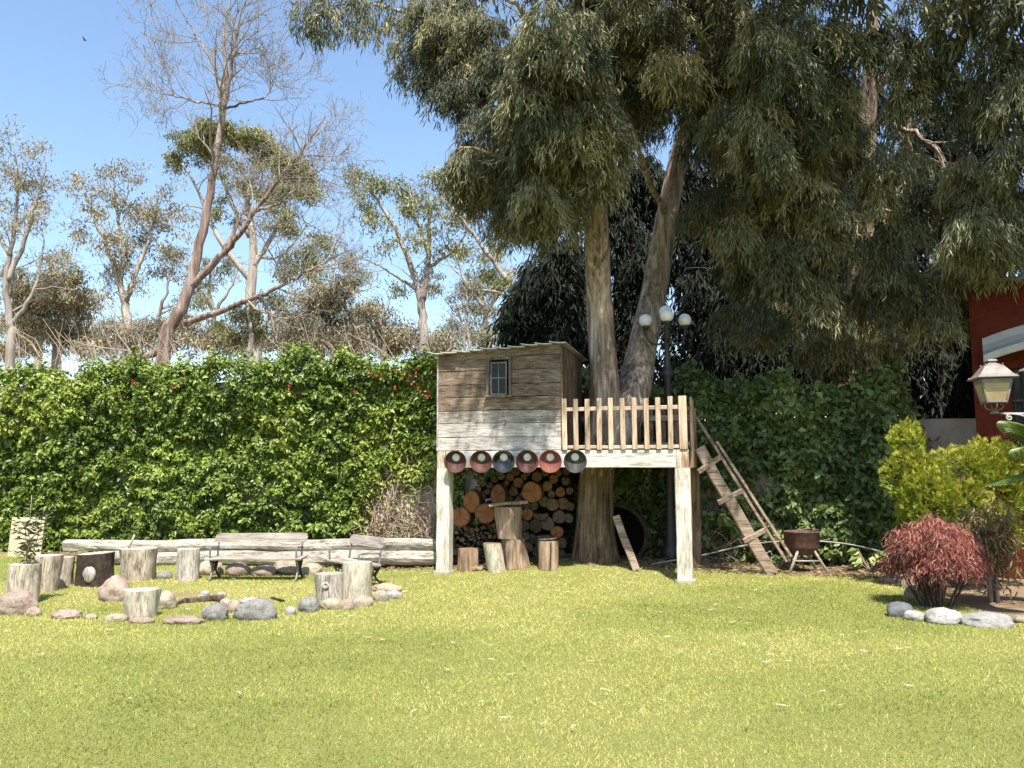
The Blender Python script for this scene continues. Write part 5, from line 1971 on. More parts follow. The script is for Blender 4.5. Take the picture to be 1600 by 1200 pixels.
# fan palm reaching in from the right
pp_ = Vector((at(1700, 800, 8.8).x, 8.8, 0))
t = empty('fan_palm', pp_, 0, 'fan palm whose fronds reach in from the edge', 'palm')
mb = MB()
mb.lathe([(0.14, 0), (0.12, 0.6), (0.1, 1.5)], 12)
mb.build('trunk', M['bark_red'], t)
crown_c = Vector((0, 0, 1.62))
for (az_, el_, ln_) in ((R(172), R(38), 0.55), (R(205), R(20), 0.5), (R(120), R(40), 0.5), (R(60), R(45), 0.5), (R(0), R(35), 0.5), (R(-70), R(40), 0.5), (R(150), R(-5), 0.45)):
    d = Vector((math.cos(az_) * math.cos(el_), math.sin(az_) * math.cos(el_), math.sin(el_)))
    hub = crown_c + d * ln_
    mb = MB()
    mb.tube([crown_c - Vector((0, 0, 0.15)), crown_c + d * ln_ * 0.5, hub], [0.014, 0.012, 0.01], 5)
    side = d.cross(Vector((0, 0, 1))).normalized()
    nrm = side.cross(d)
    V, F = [], []
    nsg = 40
    for k in range(nsg):
        a = -1.75 + 3.5 * k / (nsg - 1)
        e = d * math.cos(a) + side * math.sin(a)
        w_ = side * math.cos(a) - d * math.sin(a)
        lf = 0.50 * (0.75 + 0.25 * math.cos(a))
        b0 = len(V)
        droop = Vector((0, 0, -0.12))
        for (s_, hw, dz) in ((0.02, 0.004, 0), (0.45, 0.019, 0.2), (0.75, 0.012, 0.5), (1.0, 0.002, 1.0)):
            c = hub + e * lf * s_ + droop * dz
            V += [c - w_ * hw, c + nrm * 0.008, c + w_ * hw]
        for j in range(3):
            q = b0 + j * 3
            F += [(q, q + 1, q + 4, q + 3), (q + 1, q + 2, q + 5, q + 4)]
    mb.add(V, F)
    fr = mb.build('frond', M['palm'], t)
    at2 = fr.data.attributes.new('tint', 'FLOAT', 'FACE')
    at2.data.foreach_set('value', rng.random(len(fr.data.polygons)).astype(np.float32))


# ------------------------------------------------------------------ trees
def sample_lobes(lobes, per, clip=None):
    out = []
    for (u, v, Y, ru, rv, rY, dens) in lobes:
        if u > -90 and ru > 20:
            c = np.array(at(u, v, Y))
            k = Y / FPX
        else:                                     # given in metres
            c = np.array([u, v, Y])
            k = 1.0
        n = int(per * dens)
        a = rng.normal(size=(n, 3))
        a /= np.linalg.norm(a, axis=1, keepdims=True)
        r_ = rng.random((n, 1)) ** 0.42
        out.append(c + a * r_ * np.array([ru * k, rY, rv * k]))
    return np.concatenate(out)


def shadow_reach(P):              # depth at which a point's shadow meets the ground
    return P[:, 1] + P[:, 2] / math.tan(SUN_EL)


def crown(lobes, per, rad, nstr, nleaf, slen, L, W, mat, parent, clip_s, light=0.0, name='crown', style='long', twigs=True):
    Cn = sample_lobes(lobes, per)
    if clip_s is not None:
        lim = clip_s(Cn) if callable(clip_s) else clip_s
        Cn = Cn[shadow_reach(Cn) > lim]
    Rad = rad * (0.65 + 0.7 * rng.random(len(Cn)))
    P, D, ci = hang_clumps(Cn, Rad, nstr, nleaf, slen)
    ct = rng.normal(size=len(Cn)) * 0.2
    tint = np.clip(0.40 + light + ct[ci] + rng.normal(size=len(P)) * 0.15, 0, 1)
    n = len(P)
    org = np.array(parent.location)
    if twigs:
        mt = MB()
        for c_, r_ in zip(Cn - org, Rad):
            for _ in range(2):
                a_ = random.uniform(0, 6.28)
                e_ = Vector((math.cos(a_), math.sin(a_), 0)) * float(r_) * random.uniform(0.5, 1.0)
                c0 = Vector(c_) + Vector((0, 0, float(r_) * 0.5))
                mt.tube([c0, c0 + e_ * 0.7, c0 + e_ - Vector((0, 0, slen * 0.3)), c0 + e_ * 1.05 - Vector((0, 0, slen * 0.85))], [0.008, 0.006, 0.004, 0.002], 3, caps=False)
        mt.build('twigs', M['log_bark'], parent, kind='stuff')
    o = leaves(name, P - org, D, L * (0.65 + 0.7 * rng.random(n)), W * (0.75 + 0.5 * rng.random(n)), tint, mat, parent, style=style, curve=0.16)
    return Cn


# --- the big eucalyptus that carries the platform
TB = Vector((1.36, 13.1, 0))
tr = empty('eucalyptus_tree', TB, 0, 'big forked eucalyptus growing up through the playhouse deck', 'tree')


def trunk_tube(mb, pts, rads, n=26, nseg=36, rough=0.10, seed=1, flare=0.0, freq=1.0):
    q = spline(pts, n)
    tt = np.linspace(0, 1, n)
    rr = np.interp(tt, np.linspace(0, 1, len(rads)), rads)
    V, F = [], []
    th = np.arange(nseg) * 2 * math.pi / nseg
    for i in range(n):
        P = np.stack([np.cos(th) * 1.2, np.sin(th) * 1.2, np.full(nseg, q[i].z * 0.5 * freq)], axis=1)
        f_ = (fbm(P, 1.3, seed, 3) - 0.5) * 2 * rough
        P2 = np.stack([np.cos(th) * 4, np.sin(th) * 4, np.full(nseg, q[i].z * 0.8 * freq)], axis=1)
        f2 = (vnoise(P2, 1.6, seed + 3) - 0.5) * rough
        root = 0
        if flare:
            root = flare * math.exp(-max(q[i].z - q[0].z, 0) / 0.28) * (1 + 0.35 * np.sin(th * 5 + seed))
        d = (q[min(i + 1, n - 1)] - q[max(i - 1, 0)]).normalized()
        a = Vector((1, 0, 0))
        a = (a - d * a.dot(d)).normalized()
        b_ = d.cross(a)
        for k in range(nseg):
            r_ = rr[i] * (1 + f_[k] + f2[k] + (root[k] if flare else 0))
            V.append(q[i] + (a * math.cos(th[k]) + b_ * math.sin(th[k])) * r_)
    for i in range(n - 1):
        for k in range(nseg):
            A, B = i * nseg + k, i * nseg + (k + 1) % nseg
            F.append((A, B, B + nseg, A + nseg))
    F.append(tuple((n - 1) * nseg + k for k in range(nseg)))
    mb.add(V, F, 0, True)


def W_(u, v, Y):
    return at(u, v, Y) - TB


mb = MB()
trunk_tube(mb, [(0.0, 0, 0.05), (-0.02, 0, 0.6), (0.0, 0.0, 1.2), W_(935, 720, 13.1), W_(945, 640, 13.1), W_(942, 560, 13.1), W_(936, 470, 13.1), W_(933, 380, 12.8), W_(926, 280, 12.6), W_(915, 160, 12.3), W_(905, 20, 12.0), W_(900, -160, 11.8)],
           [0.36, 0.31, 0.285, 0.285, 0.275, 0.235, 0.215, 0.20, 0.18, 0.15, 0.11, 0.07], n=60, seed=5, flare=0.24, rough=0.11)
trunk_tube(mb, [W_(940, 735, 12.92), W_(966, 690, 13.05), W_(988, 620, 13.5), W_(1004, 540, 14.0), W_(1023, 450, 14.4), W_(1040, 350, 14.5), W_(1060, 250, 14.4), W_(1085, 150, 14.2), W_(1100, 40, 13.9), W_(1110, -140, 13.5)],
           [0.12, 0.24, 0.28, 0.25, 0.23, 0.205, 0.17, 0.145, 0.11, 0.07], n=40, seed=9, rough=0.10)
for k_, f_ in enumerate(mb.f):
    if sum(mb.v[i_][2] for i_ in f_) / len(f_) < 1.75 + 0.25 * math.sin(k_ * 1.7):
        mb.m[k_] = 1
mb.build('trunk', [M['euc_bark'], M['fibre_bark']], tr)
mb = MB()
for pts, r0, r1 in (
        ([W_(1066, 235, 14.4), W_(1100, 140, 14.0), W_(1150, 70, 13.3), W_(1220, 20, 13.4), W_(1300, -60, 13.4)], 0.12, 0.05),
        ([W_(1075, 215, 14.3), W_(1120, 190, 14.2), W_(1180, 165, 13.6), W_(1240, 140, 13.8)], 0.075, 0.03),
        ([W_(926, 300, 12.6), W_(850, 200, 12.6), W_(770, 120, 13.2), W_(690, 40, 13.9), W_(600, 10, 14.3), W_(500, 10, 14.5)], 0.09, 0.015),
        ([W_(915, 180, 12.3), W_(860, 80, 11.6), W_(800, 0, 11.0)], 0.08, 0.03),
        ([W_(930, 350, 12.7), W_(870, 300, 11.9), W_(800, 250, 11.3), W_(720, 230, 11.1)], 0.06, 0.012),
        ([W_(1040, 340, 14.5), W_(1000, 240, 12.5), W_(970, 120, 12.0)], 0.06, 0.02),
        ([W_(1085, 150, 14.2), W_(1060, 60, 12.7), W_(1050, -40, 12.5)], 0.07, 0.03)):
    q, rd = limb(mb, pts, r0, r1, 14, 9, 0.02)
    sprout(mb, q, rd, 7, 0.8, 2, 0.4, 0.8, 0.12, 0.05)
mb.build('limbs', M['euc_bark'], tr)


def clipA(Cn):
    # keep the lawn, posts and railing in the sun; shade falls on the upper house and behind
    lim = np.full(len(Cn), 13.45)
    lim = np.where(Cn[:, 0] < 0.45, 13.5 + np.clip((0.45 - Cn[:, 0]) / 0.6, 0, 1) * 1.5, lim)
    return lim


lobA = [(835, 140, 10.9, 125, 130, 1.3, 1.3), (850, 245, 11.5, 95, 85, 1.0, 1.0), (960, 100, 11.9, 130, 170, 1.6, 1.2), (765, 255, 12.3, 62, 80, 0.6, 0.6), (835, 325, 12.2, 60, 45, 0.6, 0.35), (730, 90, 13.3, 70, 90, 0.7, 0.5),
        (1000, 120, 12.4, 60, 90, 0.7, 0.35), (690, 50, 13.6, 60, 60, 0.5, 0.3), (1120, 60, 12.6, 80, 90, 1.0, 0.45)]
crown(lobA, 44, 0.40, 40, 23, 0.48, 0.135, 0.0145, M['euc_leaf'], tr, clipA, 0.11, style='fold')
lobT = [(560, 20, 14.4, 100, 45, 0.5, 0.5), (480, 25, 14.5, 35, 30, 0.3, 0.15), (640, 90, 14.0, 40, 45, 0.4, 0.2), (690, 110, 13.8, 40, 50, 0.4, 0.2)]
crown(lobT, 80, 0.24, 9, 8, 0.42, 0.15, 0.019, M['euc_leaf'], tr, None, name='crown')
# the part of the crown above the frame
lobU = [(860, -170, 11.2, 230, 170, 2.0, 0.7), (1060, -150, 12.2, 200, 170, 2.0, 0.8), (700, -90, 14.0, 150, 90, 0.9, 0.4), (1.6, 9.0, 9.6, 1.5, 1.2, 1.1, 0.35), (3.2, 9.0, 9.8, 1.7, 1.3, 1.2, 0.5)]
crown(lobU, 60, 0.45, 12, 9, 0.8, 0.24, 0.04, M['euc_leaf'], tr, clipA, name='crown')

# --- second eucalyptus behind the ivy, whose crown fills the right of the view
T2 = Vector((at(1335, 600, 15.6).x, 15.6, 0))
t2 = empty('eucalyptus_tree', T2, 0, 'spreading eucalyptus standing behind the ivy covered wall', 'tree')


def W2(u, v, Y):
    return at(u, v, Y) - T2


mb = MB()
trunk_tube(mb, [(0, 0, 0), W2(1335, 560, 15.5), W2(1345, 420, 15.2), W2(1350, 280, 14.8), W2(1360, 120, 14.3), W2(1370, -80, 13.9)], [0.3, 0.24, 0.22, 0.19, 0.15, 0.08], n=26, seed=15)
mb.build('trunk', M['euc_bark'], t2)
mb = MB()
for pts, r0, r1 in (
        ([W2(1350, 330, 15.0), W2(1420, 240, 14.2), W2(1400, 205, 13.6)], 0.07, 0.02),
        ([W2(1395, 195, 13.3), W2(1440, 215, 13.2), W2(1468, 245, 13.3), W2(1475, 290, 13.5)], 0.05, 0.03),
        ([W2(1350, 380, 15.1), W2(1420, 330, 14.0), W2(1480, 345, 13.2), W2(1530, 330, 12.9)], 0.045, 0.012),
        ([W2(1345, 400, 15.1), W2(1270, 330, 14.6), W2(1200, 280, 14.3)], 0.07, 0.015),
        ([W2(1355, 250, 14.7), W2(1260, 150, 14.0), W2(1180, 60, 13.6)], 0.08, 0.02),
        ([W2(1360, 150, 14.4), W2(1450, 60, 13.6), W2(1560, 0, 13.0)], 0.09, 0.03)):
    q, rd = limb(mb, pts, r0, r1, 14, 8, 0.02)
    sprout(mb, q, rd, 7, 0.8, 2, 0.3, 0.8, 0.12, 0.0)
mb.build('limbs', M['euc_bark'], t2)


def clipB(Cn):
    x_ = Cn[:, 0]
    return np.where(x_ > 6.4, 13.2, np.where(x_ > 3.9, 15.0, 13.0))


lobB = [(1225, 130, 11.2, 110, 150, 1.1, 1.0), (1380, 120, 10.8, 120, 140, 1.1, 1.0), (1530, 120, 10.5, 110, 150, 1.0, 0.9), (1290, 300, 12.0, 110, 110, 0.9, 0.8), (1430, 320, 11.6, 100, 100, 0.8, 0.6), (1170, 320, 12.9, 90, 120, 0.8, 0.65),
        (1550, 330, 11.6, 60, 100, 0.8, 0.45), (1270, 430, 12.9, 120, 80, 0.7, 0.55), (1410, 450, 12.6, 90, 70, 0.6, 0.4), (1510, 350, 11.0, 32, 28, 0.3, 0.07), (1390, 420, 11.8, 40, 40, 0.4, 0.12), (1150, 200, 13.2, 70, 120, 0.6, 0.4), (1500, 450, 13.2, 60, 60, 0.5, 0.3), (1335, 530, 14.3, 70, 40, 0.5, 0.35), (1180, 500, 14.6, 60, 50, 0.5, 0.3)]
crown(lobB, 46, 0.40, 38, 22, 0.48, 0.14, 0.015, M['euc_leaf'], t2, clipB, 0.11, style='fold')
lobV = [(1220, -150, 10.4, 180, 150, 1.4, 0.8), (1420, -150, 10.2, 180, 150, 1.4, 0.8), (1600, -80, 10.4, 120, 170, 1.2, 0.6), (1700, 150, 10.8, 80, 200, 1.0, 0.5), (4.6, 8.8, 9.6, 1.7, 1.2, 1.1, 0.14), (7.4, 9.0, 9.4, 1.2, 1.2, 1.1, 0.2), (8.8, 9.2, 9.0, 1.6, 1.5, 1.5, 0.4)]
crown(lobV, 70, 0.45, 12, 9, 0.8, 0.24, 0.04, M['euc_leaf'], t2, clipB, name='crown')

# --- evergreens filling the gap behind, shade put into their leaf colour
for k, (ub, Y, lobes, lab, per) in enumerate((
        (872, 16.8, [(860, 470, 16.6, 55, 75, 0.8, 0.8), (880, 410, 16.6, 50, 60, 0.8, 0.5), (850, 530, 16.6, 40, 30, 0.6, 0.25), (895, 500, 16.7, 25, 60, 0.5, 0.35), (815, 490, 16.7, 30, 40, 0.5, 0.25)], 'weeping evergreen in shade tones close behind the playhouse roof', 60),
        (1120, 17.4, [(1120, 470, 17.2, 75, 90, 1.0, 1.0), (1080, 560, 17.0, 50, 40, 0.7, 0.3), (1180, 540, 17.0, 70, 50, 0.7, 0.45), (990, 500, 17.6, 40, 90, 0.6, 0.6), (1100, 370, 17.4, 70, 60, 0.8, 0.6), (1000, 400, 17.6, 50, 60, 0.6, 0.5), (1180, 420, 17.3, 60, 60, 0.6, 0.5), (1150, 300, 17.6, 80, 90, 0.7, 0.7), (1120, 180, 17.8, 60, 70, 0.6, 0.3), (960, 330, 17.6, 40, 60, 0.5, 0.45), (1000, 290, 17.8, 40, 60, 0.5, 0.5), (1075, 300, 17.6, 40, 80, 0.5, 0.4)], 'evergreen in shade tones behind the globe lamp', 58),
        (1420, 17.4, [(1420, 500, 17.2, 120, 60, 1.0, 1.0), (1290, 530, 17.2, 90, 55, 0.8, 0.8), (1380, 560, 17.0, 90, 40, 0.6, 0.6), (1480, 440, 17.2, 60, 60, 0.8, 0.4), (1500, 560, 17.0, 35, 50, 0.6, 0.35), (1495, 620, 17.0, 40, 40, 0.6, 0.5), (1290, 360, 17.6, 100, 120, 0.8, 1.0), (1430, 330, 17.6, 100, 110, 0.8, 1.0), (1550, 330, 17.6, 70, 110, 0.8, 0.6), (1330, 200, 17.8, 130, 80, 0.8, 0.7), (1500, 180, 17.8, 110, 90, 0.8, 0.7)], 'evergreen in shade tones between the ivy and the red house', 58))):
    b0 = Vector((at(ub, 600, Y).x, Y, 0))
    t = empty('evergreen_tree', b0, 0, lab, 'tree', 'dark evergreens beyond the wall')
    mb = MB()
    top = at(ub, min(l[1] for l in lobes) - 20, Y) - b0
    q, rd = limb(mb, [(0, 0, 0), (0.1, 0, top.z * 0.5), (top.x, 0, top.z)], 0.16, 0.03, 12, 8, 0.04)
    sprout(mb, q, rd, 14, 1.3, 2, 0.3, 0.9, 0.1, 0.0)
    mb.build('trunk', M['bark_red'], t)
    crown(lobes, per, 0.42, 13, 9, 0.7, 0.24, 0.045, M['euc_shaded'], t, None, style='fold')


# --- trees beyond the hedge at the left
def bg_tree(name, label, Y, limbs, bark, blobs, leaf_mat, nleaf=70, L=0.2, W=0.045, twig=(6, 1.6, 2), light=0.0, droop=0.06, group='trees beyond the hedge', up=0.2, leafscale=1.0, tiprate=0.0, minr=0.008):
    b0u, b0v = limbs[0][0][0][0], limbs[0][0][0][1]
    b0 = at(b0u, b0v, Y)
    base = Vector((b0.x, Y, 0.0))
    t = empty(name, base, 0, label, 'tree', group)
    mb = MB()
    mtw = MB()
    first = True
    tips = []
    for (pts, r0, r1, *pw) in limbs:
        w_ = []
        for j, p in enumerate(pts):
            yy = Y + (p[2] if len(p) > 2 else 0)
            w_.append(at(p[0], p[1], yy) - base)
        if first:
            w_ = [Vector((w_[0].x, 0, 0.0))] + w_
            first = False
        q, rd = limb(mb, w_, r0, r1, 6 + 4 * len(pts), 8, 0.018, pw[0] if pw else 1.0)
        if twig[0]:
            sprout(mtw, q, rd, twig[0], twig[1], twig[2], 0.35, 0.85, droop, up, tips, 4, 0.8, minr)
    mb.build('trunk', bark, t)
    mtw.build('twigs', M['twig_grey'], t, kind='stuff')
    Ps, Ts = [], []
    for (u, v, ru, rv, n) in blobs:
        c = np.array(at(u, v, Y + random.uniform(-0.8, 0.8)) - base)
        k = Y / FPX
        # each blob is several small bunches
        nb_ = max(3, int(n / 6))
        a = rng.normal(size=(nb_, 3))
        a /= np.linalg.norm(a, axis=1, keepdims=True)
        cc = c + a * (rng.random((nb_, 1)) ** 0.5) * np.array([ru * k, ru * k * 0.8, rv * k])
        for b_ in range(nb_):
            m_ = int(nleaf * (0.6 + 0.8 * rng.random()))
            Ps.append(cc[b_] + rng.normal(size=(m_, 3)) * np.array([0.17, 0.17, 0.12]) * leafscale)
            Ts.append(np.full(m_, rng.normal() * 0.14))
    if tiprate and tips:
        for (p, dp) in tips:
            if random.random() < tiprate:
                m_ = random.randint(12, 30)
                Ps.append(np.array(p) + rng.normal(size=(m_, 3)) * np.array([0.15, 0.15, 0.11]))
                Ts.append(np.full(m_, rng.normal() * 0.12))
    if Ps:
        P = np.concatenate(Ps)
        T = np.concatenate(Ts)
        n = len(P)
        D = rng.normal(size=(n, 3)) * 0.6 + np.array([0, 0, -0.75])
        tint = np.clip(0.42 + light + T + rng.normal(size=n) * 0.15, 0, 1)
        leaves('crown', P, D, 0.72 * L * (0.7 + 0.6 * rng.random(n)), 0.8 * W * (0.7 + 0.6 * rng.random(n)), tint, leaf_mat, t)
    return t


# tall half dead tree
bg_tree('bare_tree', 'tall half dead eucalyptus with bare wispy branches and shaggy bark', 22.0, [
    ([(255, 548), (285, 480), (305, 410), (325, 320), (338, 240), (348, 170), (352, 120), (350, 60), (360, 0), (368, -60)], 0.235, 0.018, 1.45),
    ([(296, 450, 0), (340, 405, -0.3), (372, 370, -0.5), (405, 320, -0.8), (440, 275, -1), (480, 225, -1.2), (510, 180, -1.2)], 0.11, 0.012),
    ([(290, 505, 0), (340, 487, -0.5), (400, 465, -1), (450, 440, -1.4), (500, 412, -1.6), (550, 390, -1.8)], 0.105, 0.012),
    ([(345, 190, 0), (340, 120, 0.3), (315, 70, 0.5), (285, 20, 0.6), (262, -30, 0.6)], 0.05, 0.01),
    ([(348, 180, 0), (362, 110, -0.3), (372, 40, -0.4), (395, -30, -0.5)], 0.06, 0.012),
    ([(350, 170, 0), (385, 160, 0.2), (415, 150, 0.2), (430, 120, 0.3)], 0.04, 0.01),
    ([(348, 165, 0), (310, 160, 0.3), (270, 150, 0.3), (245, 145, 0.3)], 0.04, 0.008),
    ([(395, 330, -0.7), (430, 320, -0.9), (470, 290, -1), (520, 250, -1)], 0.05, 0.01),
    ([(350, 395, 0), (375, 340, 0.4), (390, 290, 0.6)], 0.07, 0.015),
    ([(262, 545, 0), (220, 560, -0.2), (190, 580, -0.2)], 0.12, 0.03),
], M['bark_red'], [], M['euc_brown'], twig=(17, 2.0, 3), droop=-0.02, up=0.16, minr=0.0065)
# shaggy bark strips hanging on it are part of its bark relief; pale umbrella tree behind
bg_tree('umbrella_tree', 'olive umbrella shaped tree behind the bare tree', 29.0, [
    ([(398, 548), (392, 470), (396, 400), (388, 330), (380, 270)], 0.30, 0.06),
    ([(394, 420), (430, 360), (450, 310)], 0.12, 0.03),
    ([(392, 440), (340, 370), (310, 300), (285, 255)], 0.12, 0.03),
    ([(390, 370), (350, 290), (335, 235)], 0.1, 0.02),
    ([(396, 400), (440, 400), (480, 350)], 0.08, 0.02),
], M['bark_pale'], [(300, 218, 34, 18, 90), (345, 205, 45, 14, 120), (390, 212, 38, 18, 105), (420, 240, 40, 26, 120), (455, 275, 35, 28, 105), (478, 300, 22, 20, 54), (275, 250, 12, 24, 36), (440, 345, 40, 20, 66), (385, 275, 40, 22, 51), (330, 240, 40, 12, 51), (360, 330, 40, 22, 33), (410, 300, 25, 18, 30), (430, 305, 30, 24, 75), (320, 215, 30, 16, 90), (400, 225, 40, 20, 90), (460, 250, 30, 26, 75)], M['euc_olive'], 110, 0.24, 0.055, (7, 1.4, 2))
bg_tree('sparse_tree', 'sparse pale tree with leafy ends between the dense trees and the bare tree', 26.0, [
    ([(200, 548), (196, 480), (186, 440), (165, 380), (140, 320), (115, 265)], 0.2, 0.02),
    ([(197, 470), (215, 420), (235, 370), (250, 300)], 0.12, 0.02),
    ([(188, 445), (192, 380), (180, 320), (178, 260)], 0.09, 0.015),
    ([(230, 545), (245, 500), (262, 450), (275, 400)], 0.09, 0.02),
], M['bark_pale'], [(125, 285, 20, 14, 24), (150, 330, 28, 25, 45), (185, 300, 18, 25, 30), (165, 375, 40, 28, 75), (205, 400, 30, 30, 75), (125, 365, 20, 18, 27), (240, 330, 18, 18, 33), (255, 350, 25, 30, 60), (225, 370, 25, 25, 48), (175, 425, 18, 16, 30), (152, 465, 6, 14, 9), (168, 458, 6, 8, 7), (280, 330, 30, 14, 36), (250, 420, 25, 26, 51), (215, 440, 18, 18, 21)], M['euc_brown'], 46, 0.2, 0.05, (8, 1.3, 3), 0.0, tiprate=0.10)
bg_tree('sparse_tree', 'pale thin tree at the far end of the hedge', 24.0, [
    ([(18, 548), (14, 500), (8, 440), (20, 370), (28, 290), (20, 215)], 0.16, 0.015),
    ([(10, 440), (40, 370), (60, 300), (75, 250)], 0.09, 0.012),
    ([(15, 510), (45, 470), (62, 420), (70, 370)], 0.08, 0.012),
    ([(16, 400), (-20, 330), (-40, 260)], 0.08, 0.015),
], M['bark_pale'], [(10, 330, 14, 20, 18), (45, 290, 15, 14, 15), (30, 350, 20, 18, 18), (60, 330, 12, 12, 12), (12, 260, 14, 20, 18), (50, 400, 20, 18, 21)], M['euc_brown'], 34, 0.18, 0.045, (9, 1.4, 3), 0.05, tiprate=0.12)
bg_tree('leafy_tree', 'loose olive tree with a split pale trunk beyond the hedge', 25.0, [
    ([(662, 548), (660, 500), (656, 460), (640, 410), (615, 350), (580, 300), (555, 275)], 0.19, 0.02),
    ([(660, 470), (670, 400), (672, 340), (690, 290)], 0.11, 0.02),
    ([(656, 455), (600, 420), (560, 400)], 0.06, 0.012),
    ([(668, 420), (710, 390), (730, 360)], 0.07, 0.015),
    ([(670, 400), (650, 340), (640, 300)], 0.07, 0.015),
], M['bark_pale'], [(555, 275, 22, 14, 36), (590, 290, 26, 18, 51), (620, 300, 22, 22, 48), (570, 320, 16, 22, 30), (590, 345, 22, 26, 42), (605, 380, 16, 16, 21), (650, 320, 26, 26, 60), (680, 285, 26, 20, 54), (705, 275, 22, 18, 42), (680, 340, 30, 28, 66), (715, 345, 20, 22, 39), (650, 375, 24, 22, 36), (690, 395, 28, 18, 39), (720, 400, 18, 14, 21), (655, 430, 14, 16, 12), (618, 455, 8, 14, 7), (560, 300, 12, 10, 12)], M['euc_olive'], 60, 0.22, 0.05, (7, 1.2, 2), tiprate=0.04)
bg_tree('leaning_tree', 'slender tree leaning over towards the playhouse roof', 24.0, [
    ([(832, 548), (815, 480), (780, 420), (750, 380), (720, 340), (690, 310)], 0.14, 0.02),
    ([(812, 470), (770, 455), (720, 450)], 0.06, 0.012),
    ([(775, 415), (765, 360), (760, 330)], 0.04, 0.01),
], M['bark_pale'], [(755, 430, 18, 16, 24), (780, 450, 22, 22, 45), (800, 430, 18, 20, 27), (745, 455, 14, 12, 15), (790, 490, 24, 20, 36), (735, 385, 14, 14, 15), (815, 520, 24, 20, 36), (700, 305, 14, 14, 15), (770, 385, 12, 18, 15)], M['euc_olive'], 50, 0.2, 0.05, (6, 1.1, 2), tiprate=0.05)
bg_tree('dead_saplings', 'grey dead stems standing beyond the roof', 23.0, [
    ([(726, 552), (722, 510), (716, 470)], 0.05, 0.02), ([(732, 552), (732, 500), (728, 462)], 0.05, 0.02), ([(740, 552), (750, 520), (760, 500)], 0.03, 0.01), ([(760, 552), (772, 520), (770, 490)], 0.03, 0.01), ([(700, 552), (712, 520), (722, 505)], 0.03, 0.01),
], M['bark_pale'], [], M['euc_brown'], twig=(7, 0.9, 2))
for (nm, lab, Y, lim, bl, mt, nl) in (
        ('dense_tree', 'brownish dense tree left of the sparse tree', 27.0, [([(90, 548), (92, 500), (95, 450)], 0.2, 0.06)],
         [(95, 450, 36, 28, 168), (120, 480, 36, 33, 192), (70, 500, 43, 37, 216), (115, 525, 54, 26, 216), (25, 500, 36, 33, 168), (20, 540, 43, 17, 120), (60, 470, 40, 30, 130), (30, 455, 30, 24, 90), (118, 432, 8, 13, 24), (85, 435, 17, 13, 48)], 'euc_brown', 80),
        ('dense_tree', 'low dense brownish tree between the sparse tree and the bare tree', 26.0, [([(200, 552), (200, 530), (205, 510)], 0.12, 0.05)],
         [(175, 520, 32, 19, 120), (210, 525, 38, 24, 144), (250, 525, 36, 28, 120), (160, 545, 43, 13, 72), (300, 535, 50, 18, 110), (290, 505, 22, 22, 50)], 'euc_brown', 70),
        ('dense_tree', 'grey brown twiggy tree with a rounded crown beyond the hedge', 24.0, [([(500, 552), (498, 510), (495, 470)], 0.2, 0.06)],
         [(490, 470, 43, 33, 168), (520, 500, 54, 37, 240), (470, 520, 38, 30, 168), (530, 450, 28, 19, 81), (550, 530, 43, 24, 144), (440, 535, 40, 20, 100), (460, 500, 24, 24, 60)], 'euc_brown', 80),
        ('dense_tree', 'low olive brown tree beside the split trunk', 25.0, [([(600, 552), (598, 520), (590, 490)], 0.14, 0.05)],
         [(590, 505, 38, 28, 144), (620, 525, 38, 26, 144), (575, 480, 21, 17, 57), (640, 540, 43, 17, 96), (690, 530, 21, 19, 57)], 'euc_brown', 70),
        ('dense_tree', 'weeping greenish tree under the long bare limb', 25.5, [([(392, 552), (392, 520), (388, 480)], 0.12, 0.04)],
         [(385, 490, 28, 19, 96), (395, 520, 32, 24, 120), (365, 530, 19, 19, 57), (345, 505, 10, 15, 28), (430, 470, 23, 24, 48), (470, 400, 28, 22, 81), (450, 420, 23, 19, 57), (505, 380, 28, 22, 72), (490, 420, 19, 17, 38)], 'euc_olive', 60)):
    bg_tree(nm, lab, Y, lim, M['bark_pale'], bl, M[mt], nl, 0.2, 0.05, (9, 1.2, 2), droop=0.1)
for (ub, lab, Y, seed_) in ((60, 'hazy grey green tree far behind the pale thin one', 36.0, 1), (330, 'hazy grey green tree far behind the bare tree', 37.0, 2), (520, 'hazy grey green tree far behind the long bare limb', 36.0, 3), (755, 'hazy grey green tree far behind the leaning one', 34.0, 4)):
    random.seed(500 + seed_)
    hb_ = [(ub + random.gauss(0, 38), random.uniform(400, 530), random.uniform(16, 30), random.uniform(14, 24), random.randint(24, 44)) for _ in range(13)] + [(ub + random.gauss(0, 60), random.uniform(505, 548), random.uniform(24, 40), random.uniform(12, 20), random.randint(36, 60)) for _ in range(8)]
    bg_tree('hazy_tree', lab, Y, [([(ub, 552), (ub + 4, 500), (ub - 3, 450), (ub + 5, 400)], 0.2, 0.03), ([(ub + 3, 490), (ub + 30, 450), (ub + 45, 410)], 0.1, 0.02), ([(ub + 1, 480), (ub - 28, 440), (ub - 40, 405)], 0.1, 0.02)],
            M['bark_pale'], hb_, M['euc_pale'], 60, 0.26, 0.06, (8, 1.5, 2))
# dry reeds and twigs behind the crest of the hedge
mb = MB()
for k in range(95):
    u = random.uniform(0, 330) if k < 62 else random.uniform(440, 700)
    Y = random.uniform(18, 20)
    a = at(u, 570, Y)
    b_ = at(u + random.gauss(-10, 26), random.uniform(490, 545), Y)
    m_ = a.lerp(b_, 0.5) + Vector((random.gauss(0, .1), 0, 0.1))
    mb.tube([a - Vector((0, 0, 1.5)), a, m_, b_], [0.010, 0.009, 0.007, 0.004], 4, caps=False)
o = mb.build('dry_reeds', M['twig'], kind='stuff')
tag(o, 'dry tan reeds and twigs rising beyond the hedge', 'dry reeds')

